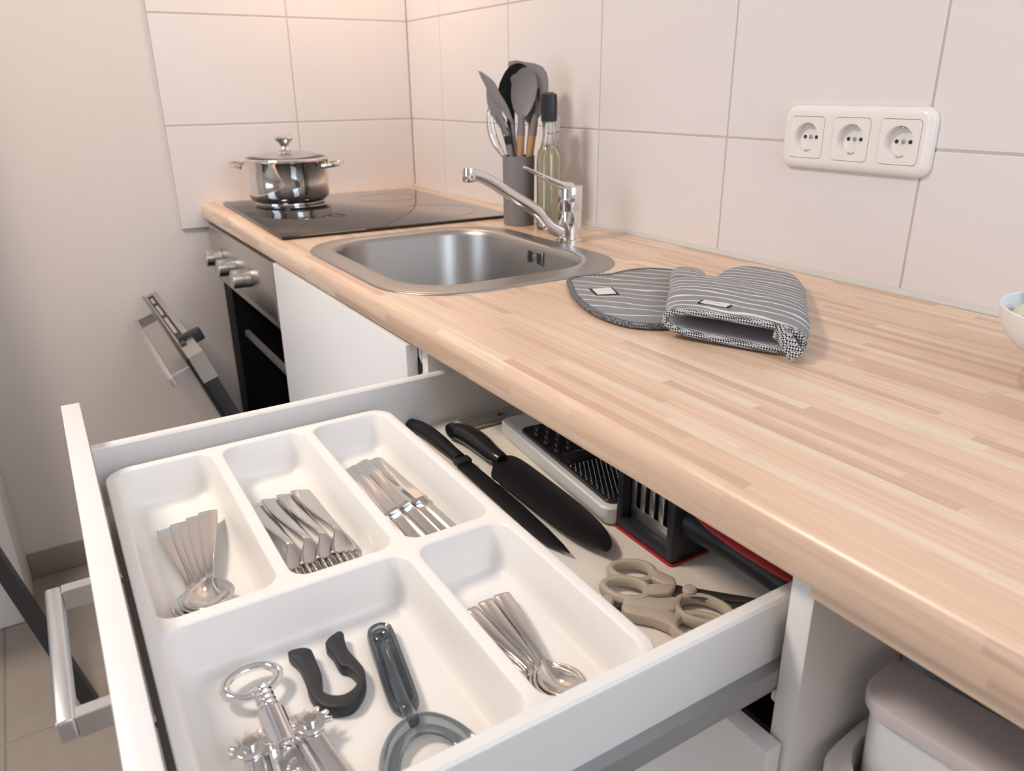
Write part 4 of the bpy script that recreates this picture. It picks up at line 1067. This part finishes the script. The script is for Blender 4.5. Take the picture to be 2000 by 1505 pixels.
# grey spatula leaning left
h = flat_head([(-0.061, 0.266), (-0.055, 0.265), (-0.040, 0.243), (-0.030, 0.212), (-0.021, 0.182), (-0.026, 0.176), (-0.036, 0.190), (-0.049, 0.210), (-0.061, 0.238)], -0.018, 0.006, sub=2)
t = utensil('spatula', 'grey spatula leaning left in front of the whisk', (0.012, -0.012, 0.006), (-0.0235, -0.018, 0.184), 0.0044, 0.0050, M['greyutensil'], h, M['greyutensil'])
t.part('collar', tube([(-0.0195, -0.0172, 0.160), (-0.0225, -0.0178, 0.176)], [0.0062, 0.0062], 12), M['black'])
# whisk
wk = Thing('whisk', 'steel wire whisk leaning left in the crock', 'whisk', (0.0, -0.002, 0.006), CM)
ax0 = Vector((-0.018, -0.006, 0.118)); ax1 = Vector((-0.056, -0.008, 0.236)); ad = (ax1-ax0).normalized(); al = (ax1-ax0).length
wk.part('handle', tube([(0.004, -0.002, 0.006), tuple(ax0)], [0.0055, 0.0060], 12), M['steel'])
p1 = ad.cross(Vector((0, 1, 0))).normalized(); p2 = ad.cross(p1)
for k in range(5):
    a = PI*k/5; dirv = p1*math.cos(a)+p2*math.sin(a)
    pts = []
    for i in range(25):
        t_ = i/24.0; ang = PI*t_
        rad = 0.0205*math.sin(ang)**0.8*(1 if t_ < 0.5 else 1)
        s = 1-abs(2*t_-1)
        side_ = 1 if t_ < 0.5 else -1
        rr = 0.0195*math.sin(PI*(s**0.9)*0.86+0.0) if s < 1 else 0
        rr = 0.021*math.sin(PI*min(1, s))**0.7 if s > 0.5 else 0.021*math.sin(PI*s)**1.2
        pts.append(ax0+ad*(al*(1-(1-s)**1.0))+dirv*rr*side_)
    wk.part('wire', tube(pts, 0.0009, 6), M['steel'])

# ------------------------------------------------------------------ oil bottles
def bottle(name, label, x, y, r, zs, zn, cap, capmat):
    b = Thing(name, label, 'bottle', (x, y, 0.9003))
    c = (x, y, 0.9003)
    rn = 0.0126
    b.part('glass_bottle', lathe([(0.0, 0.0), (r-0.002, 0.0), (r, 0.002), (r, zs-0.012), (r-0.002, zs), (r-0.007, zs+0.008), (rn+0.001, zs+0.020), (rn, zs+0.032), (rn, zn-0.006), (rn+0.0012, zn-0.004), (rn+0.0012, zn),
                                  (rn-0.003, zn), (rn-0.003, zs+0.03), (r-0.010, zs+0.004), (r-0.003, zs-0.012), (r-0.003, 0.004), (0.0, 0.004)], 40, c), M['glass'])
    b.part('oil', lathe([(0.0, 0.0045), (r-0.0034, 0.0045), (r-0.0032, zs-0.012), (r-0.0105, zs+0.003), (0.0, zs+0.003)], 40, c), M['oil'], label='pale yellow oil')
    cp_ = []
    n = 36
    loops = []
    for z, rr in ((zn-0.003, rn+0.0016), (zn+0.004, rn+0.0020), (zn+cap*0.75, rn+0.0022), (zn+cap*0.92, rn+0.0010), (zn+cap, 0.006)):
        loops.append([(x+(rr+(0.0009 if k % 3 == 0 else 0))*math.cos(2*PI*k/n), y+(rr+(0.0009 if k % 3 == 0 else 0))*math.sin(2*PI*k/n), 0.9003+z) for k in range(n)])
    bm = bmesh.new(); add_loft(bm, loops); fix(bm)
    b.part('cap', bm, capmat, label='ribbed bottle cap')
    return b
bottle('oil_bottle', 'pale oil bottle with ribbed black cap beside the crock', 0.8205, -0.0940, 0.0235, 0.148, 0.207, 0.049, M['black'])
bottle('oil_bottle', 'second oil bottle, mostly hidden behind the first', 0.7835, -0.0610, 0.0225, 0.152, 0.186, 0.026, M['seal'])

# ================================================================== SOCKET STRIP
XS, ZS = 1.3475, 1.0942
sk = Thing('socket_strip', 'white triple wall socket with rounded frame on the tiles', 'socket', (XS+0.071, -0.0002, ZS-0.0405), IDM)
def wall(p): return (p[0], -p[2], p[1])                       # plan (x, z, out of the wall) -> world
bm = bmesh.new()
A = (XS-0.0430, XS+0.142+0.0430, ZS-0.0430, ZS+0.0430)
lps = [(0.0, 0.0005, 0.017), (0.0, 0.0030, 0.017), (0.0012, 0.0070, 0.016), (0.0040, 0.0098, 0.014), (0.0080, 0.0112, 0.011), (0.0105, 0.0115, 0.009)]
rings = [[bm.verts.new(wall(p)) for p in rrect(A[0]+i, A[1]-i, A[2]+i, A[3]-i, r, h, 7)] for i, h, r in lps]
for a, b in zip(rings, rings[1:]):
    for i in range(len(a)): bm.faces.new((a[i], a[(i+1) % len(a)], b[(i+1) % len(b)], b[i]))
es = []
def edge_loop(vs): return [bm.edges.get((vs[i], vs[(i+1) % len(vs)])) or bm.edges.new((vs[i], vs[(i+1) % len(vs)])) for i in range(len(vs))]
es += edge_loop(rings[-1])
for k in range(3):
    cx = XS+0.071*k
    sq = [bm.verts.new(wall(p)) for p in rrect(cx-0.0283, cx+0.0283, ZS-0.0283, ZS+0.0283, 0.006, 0.0115, 4)]
    es += edge_loop(sq)
    sq2 = [bm.verts.new(wall(p)) for p in rrect(cx-0.0283, cx+0.0283, ZS-0.0283, ZS+0.0283, 0.006, 0.0085, 4)]
    for i in range(len(sq)): bm.faces.new((sq[i], sq[(i+1) % len(sq)], sq2[(i+1) % len(sq)], sq2[i]))
bmesh.ops.triangle_fill(bm, edges=es, use_beauty=True)
sk.part('frame', fix(bm), M['socket'], sharp=40)
for k in range(3):
    cx = XS+0.071*k
    bm = bmesh.new()
    sqp = rrect(cx-0.0277, cx+0.0277, ZS-0.0277, ZS+0.0277, 0.0055, 0.0122, 4)
    circ = [(cx+0.0200*math.cos(2*PI*j/40), ZS+0.0200*math.sin(2*PI*j/40), 0.0122) for j in range(40)]
    v1 = [bm.verts.new(wall(p)) for p in sqp]; v2 = [bm.verts.new(wall(p)) for p in circ]
    e2 = edge_loop(v1)+edge_loop(v2); bmesh.ops.triangle_fill(bm, edges=e2, use_beauty=True)
    v3 = [bm.verts.new(wall((p[0], p[1], 0.0080))) for p in sqp]
    for i in range(len(v1)): bm.faces.new((v1[i], v1[(i+1) % len(v1)], v3[(i+1) % len(v1)], v3[i]))
    prev = v2
    for rr, hh in ((0.0196, 0.0108), (0.0192, 0.0022), (0.0186, 0.0012)):
        cur = [bm.verts.new(wall((cx+rr*math.cos(2*PI*j/40), ZS+rr*math.sin(2*PI*j/40), hh))) for j in range(40)]
        for j in range(40): bm.faces.new((prev[j], prev[(j+1) % 40], cur[(j+1) % 40], cur[j]))
        prev = cur
    bm.faces.new(prev)
    ins = sk.part('socket_insert', fix(bm), M['socket'], sharp=40)
    for sx in (-1, 1):
        sk.part('pin_hole', lathe([(0.0026, 0), (0.0026, 0.0004), (0.0, 0.0004)], 14, (cx+sx*0.0095, -0.0013, ZS), axis=(0, -1, 0)), M['sockethole'], ins)
    sk.part('screw', lathe([(0.0030, 0), (0.0030, 0.0006), (0.0, 0.0008)], 14, (cx+0.0001, -0.0013, ZS), axis=(0, -1, 0)), M['alu'], ins)
    for sz in (-1, 1):
        sk.part('earth_clip', box(cx-0.0026, cx+0.0026, -0.0100, -0.0020, ZS+sz*0.0178-0.0010, ZS+sz*0.0178+0.0010, 0.0004), M['alu'], ins)

# ================================================================== BOWL AT THE RIGHT EDGE
BX, BY = 1.824, -0.180
bw = Thing('footed_bowl', 'white ceramic bowl on a flared foot at the right edge', 'bowl', (BX, BY, 0.9003))
bw.part('bowl', lathe([(0.0, 0.0245), (0.040, 0.0250), (0.056, 0.0285), (0.070, 0.0370), (0.0790, 0.0470), (0.0840, 0.0580), (0.0862, 0.0715), (0.0852, 0.0728), (0.0838, 0.0715), (0.0815, 0.0590), (0.0762, 0.0485), (0.067, 0.0395), (0.052, 0.0325), (0.0, 0.0300)], 56, (BX, BY, 0.9003)), M['ceramic'])
bw.part('foot', lathe([(0.0, 0.0), (0.0570, 0.0), (0.0580, 0.002), (0.0570, 0.006), (0.0550, 0.014), (0.0535, 0.022), (0.0530, 0.0330)], 48, (BX, BY, 0.9003), cap1=False), M['potsteel'])
def packet(name, label, x, y, z, rz, tilt, sx, sy, m):
    bm = bmesh.new(); n = 12
    g = [[bm.verts.new(((i/n-0.5)*sx, (j/n-0.5)*sy, 0.0065*(1-(2*i/n-1)**2)*(1-(2*j/n-1)**2))) for j in range(n+1)] for i in range(n+1)]
    h = [[bm.verts.new(((i/n-0.5)*sx, (j/n-0.5)*sy, -0.0006-0.0065*(1-(2*i/n-1)**2)*(1-(2*j/n-1)**2))) for j in range(n+1)] for i in range(n+1)]
    for i in range(n):
        for j in range(n):
            bm.faces.new((g[i][j], g[i+1][j], g[i+1][j+1], g[i][j+1])); bm.faces.new((h[i][j+1], h[i+1][j+1], h[i+1][j], h[i][j]))
    for i in range(n):
        bm.faces.new((g[i+1][0], g[i][0], h[i][0], h[i+1][0])); bm.faces.new((g[i][n], g[i+1][n], h[i+1][n], h[i][n]))
        bm.faces.new((g[0][i], g[0][i+1], h[0][i+1], h[0][i])); bm.faces.new((g[n][i+1], g[n][i], h[n][i], h[n][i+1]))
    fix(bm); o = link_mesh(name, bm, m, 50)
    o.matrix_world = Matrix.Translation((x, y, z)) @ Matrix.Rotation(rz, 4, 'Z') @ Matrix.Rotation(tilt, 4, 'Y')
    return tag(o, label, 'packet')
packet('packet', 'pale cream foil packet lying in the white bowl', 1.762, -0.190, 0.9640, 0.5, -0.35, 0.030, 0.032, M['clearpkt'])
packet('packet', 'blue wrapped packet standing in the white bowl', 1.762, -0.160, 0.9770, 0.9, -0.60, 0.034, 0.034, M['bluepkt'])

# ================================================================== UNDER THE WORKTOP, RIGHT
ra = single('front_rail', 'wooden support rail under the worktop front edge above the bin', 'rail', box(1.8435, 3.0, -0.5900, -0.5720, 0.8495, 0.8615, 0.0006), M['wood'], (2.4, -0.581, 0.8495))
br = single('back_rail', 'pale blue-grey metal rail behind the bin', 'rail', box(1.8435, 3.0, -0.455, -0.435, 0.728, 0.790, 0.001), M['paleblue'], (2.4, -0.445, 0.728))
# bin: inner bucket with lid in a cream outer shell
bn = Thing('waste_bin', 'white bin with lilac-grey lid in a cream shell under the worktop', 'bin', (1.97, -0.52, FZ))
BR = Matrix.Translation((1.8745, -0.545, 0.012)) @ Matrix.Rotation(math.radians(5.0), 4, 'Z')
def bl_(bm): bmesh.ops.transform(bm, matrix=BR, verts=bm.verts); return fix(bm)
bm = bmesh.new()
add_loft(bm, [rrect(-0.012+i, 0.235-i, 0.000+i, 0.055-i, 0.024, z, 8) for i, z in ((0.016, 0.32), (0.006, 0.60), (0.0025, 0.738))])
bn.part('bucket', bl_(bm), M['bin'])
bm = bmesh.new()
def lid_loop(i, z):
    fr = [p for p in rrect(-0.0135+i, 0.2365-i, -0.0015+i, 0.0565-i, 0.0255, z, 8)]
    bk = [p for p in rrect(-0.0135+i, 0.2365-i, -0.0015+i, 0.0565-i, 0.0050, z, 8)]
    return [b if k < 18 else f for k, (f, b) in enumerate(zip(fr, bk))]
add_loft(bm, [lid_loop(i, z) for i, z in ((0.0015, 0.7384), (0.0, 0.7400), (0.0, 0.7480), (0.0006, 0.7500), (0.0022, 0.7512))])
bn.part('lid', bl_(bm), M['binlid'], label='lilac-grey lid')
bm = bmesh.new()
lo = []
for i, z in ((0.012, 0.30), (0.002, 0.60), (0.0, 0.685), (0.0025, 0.6905), (0.008, 0.692), (0.0125, 0.6905), (0.0145, 0.680), (0.020, 0.34)):
    lo.append(rrect(-0.024+i*0.9, 0.262-i, -0.034+i*1.3, 0.082-i, 0.040, z, 10))
add_loft(bm, lo, True, True)
bn.part('outer_shell', bl_(bm), M['binouter'], label='cream outer shell')
st2 = Thing('bin_plinth', 'low white box that the bin stands on', 'box', (1.98, -0.50, FZ))
bm = bmesh.new(); add_box(bm, -0.015, 0.255, -0.020, 0.075, FZ+0.001-0.012, 0.2995, 0.003)
st2.part('plinth_box', bl_(bm), M['white'])

# ================================================================== BLACK STOOL AT THE LEFT (one leg in view)
sl_ = Thing('stool', 'black metal stool leg slanting behind the drawer front', 'stool', (0.33, -1.42, FZ))
legs = [((0.572, -1.068), (0.395, -1.215)), ((0.10, -1.60), (0.22, -1.52)), ((0.60, -1.68), (0.42, -1.56)), ((0.15, -1.29), (0.22, -1.32))]
for (ax, ay), (bx_, by_) in legs:
    sl_.part('leg', tube([(ax, ay, FZ+0.0005), (bx_, by_, 0.455)], 0.019, 4), M['black'])
sl_.part('seat', box(0.18, 0.46, -1.60, -1.19, 0.4555, 0.480, 0.006), M['black'])
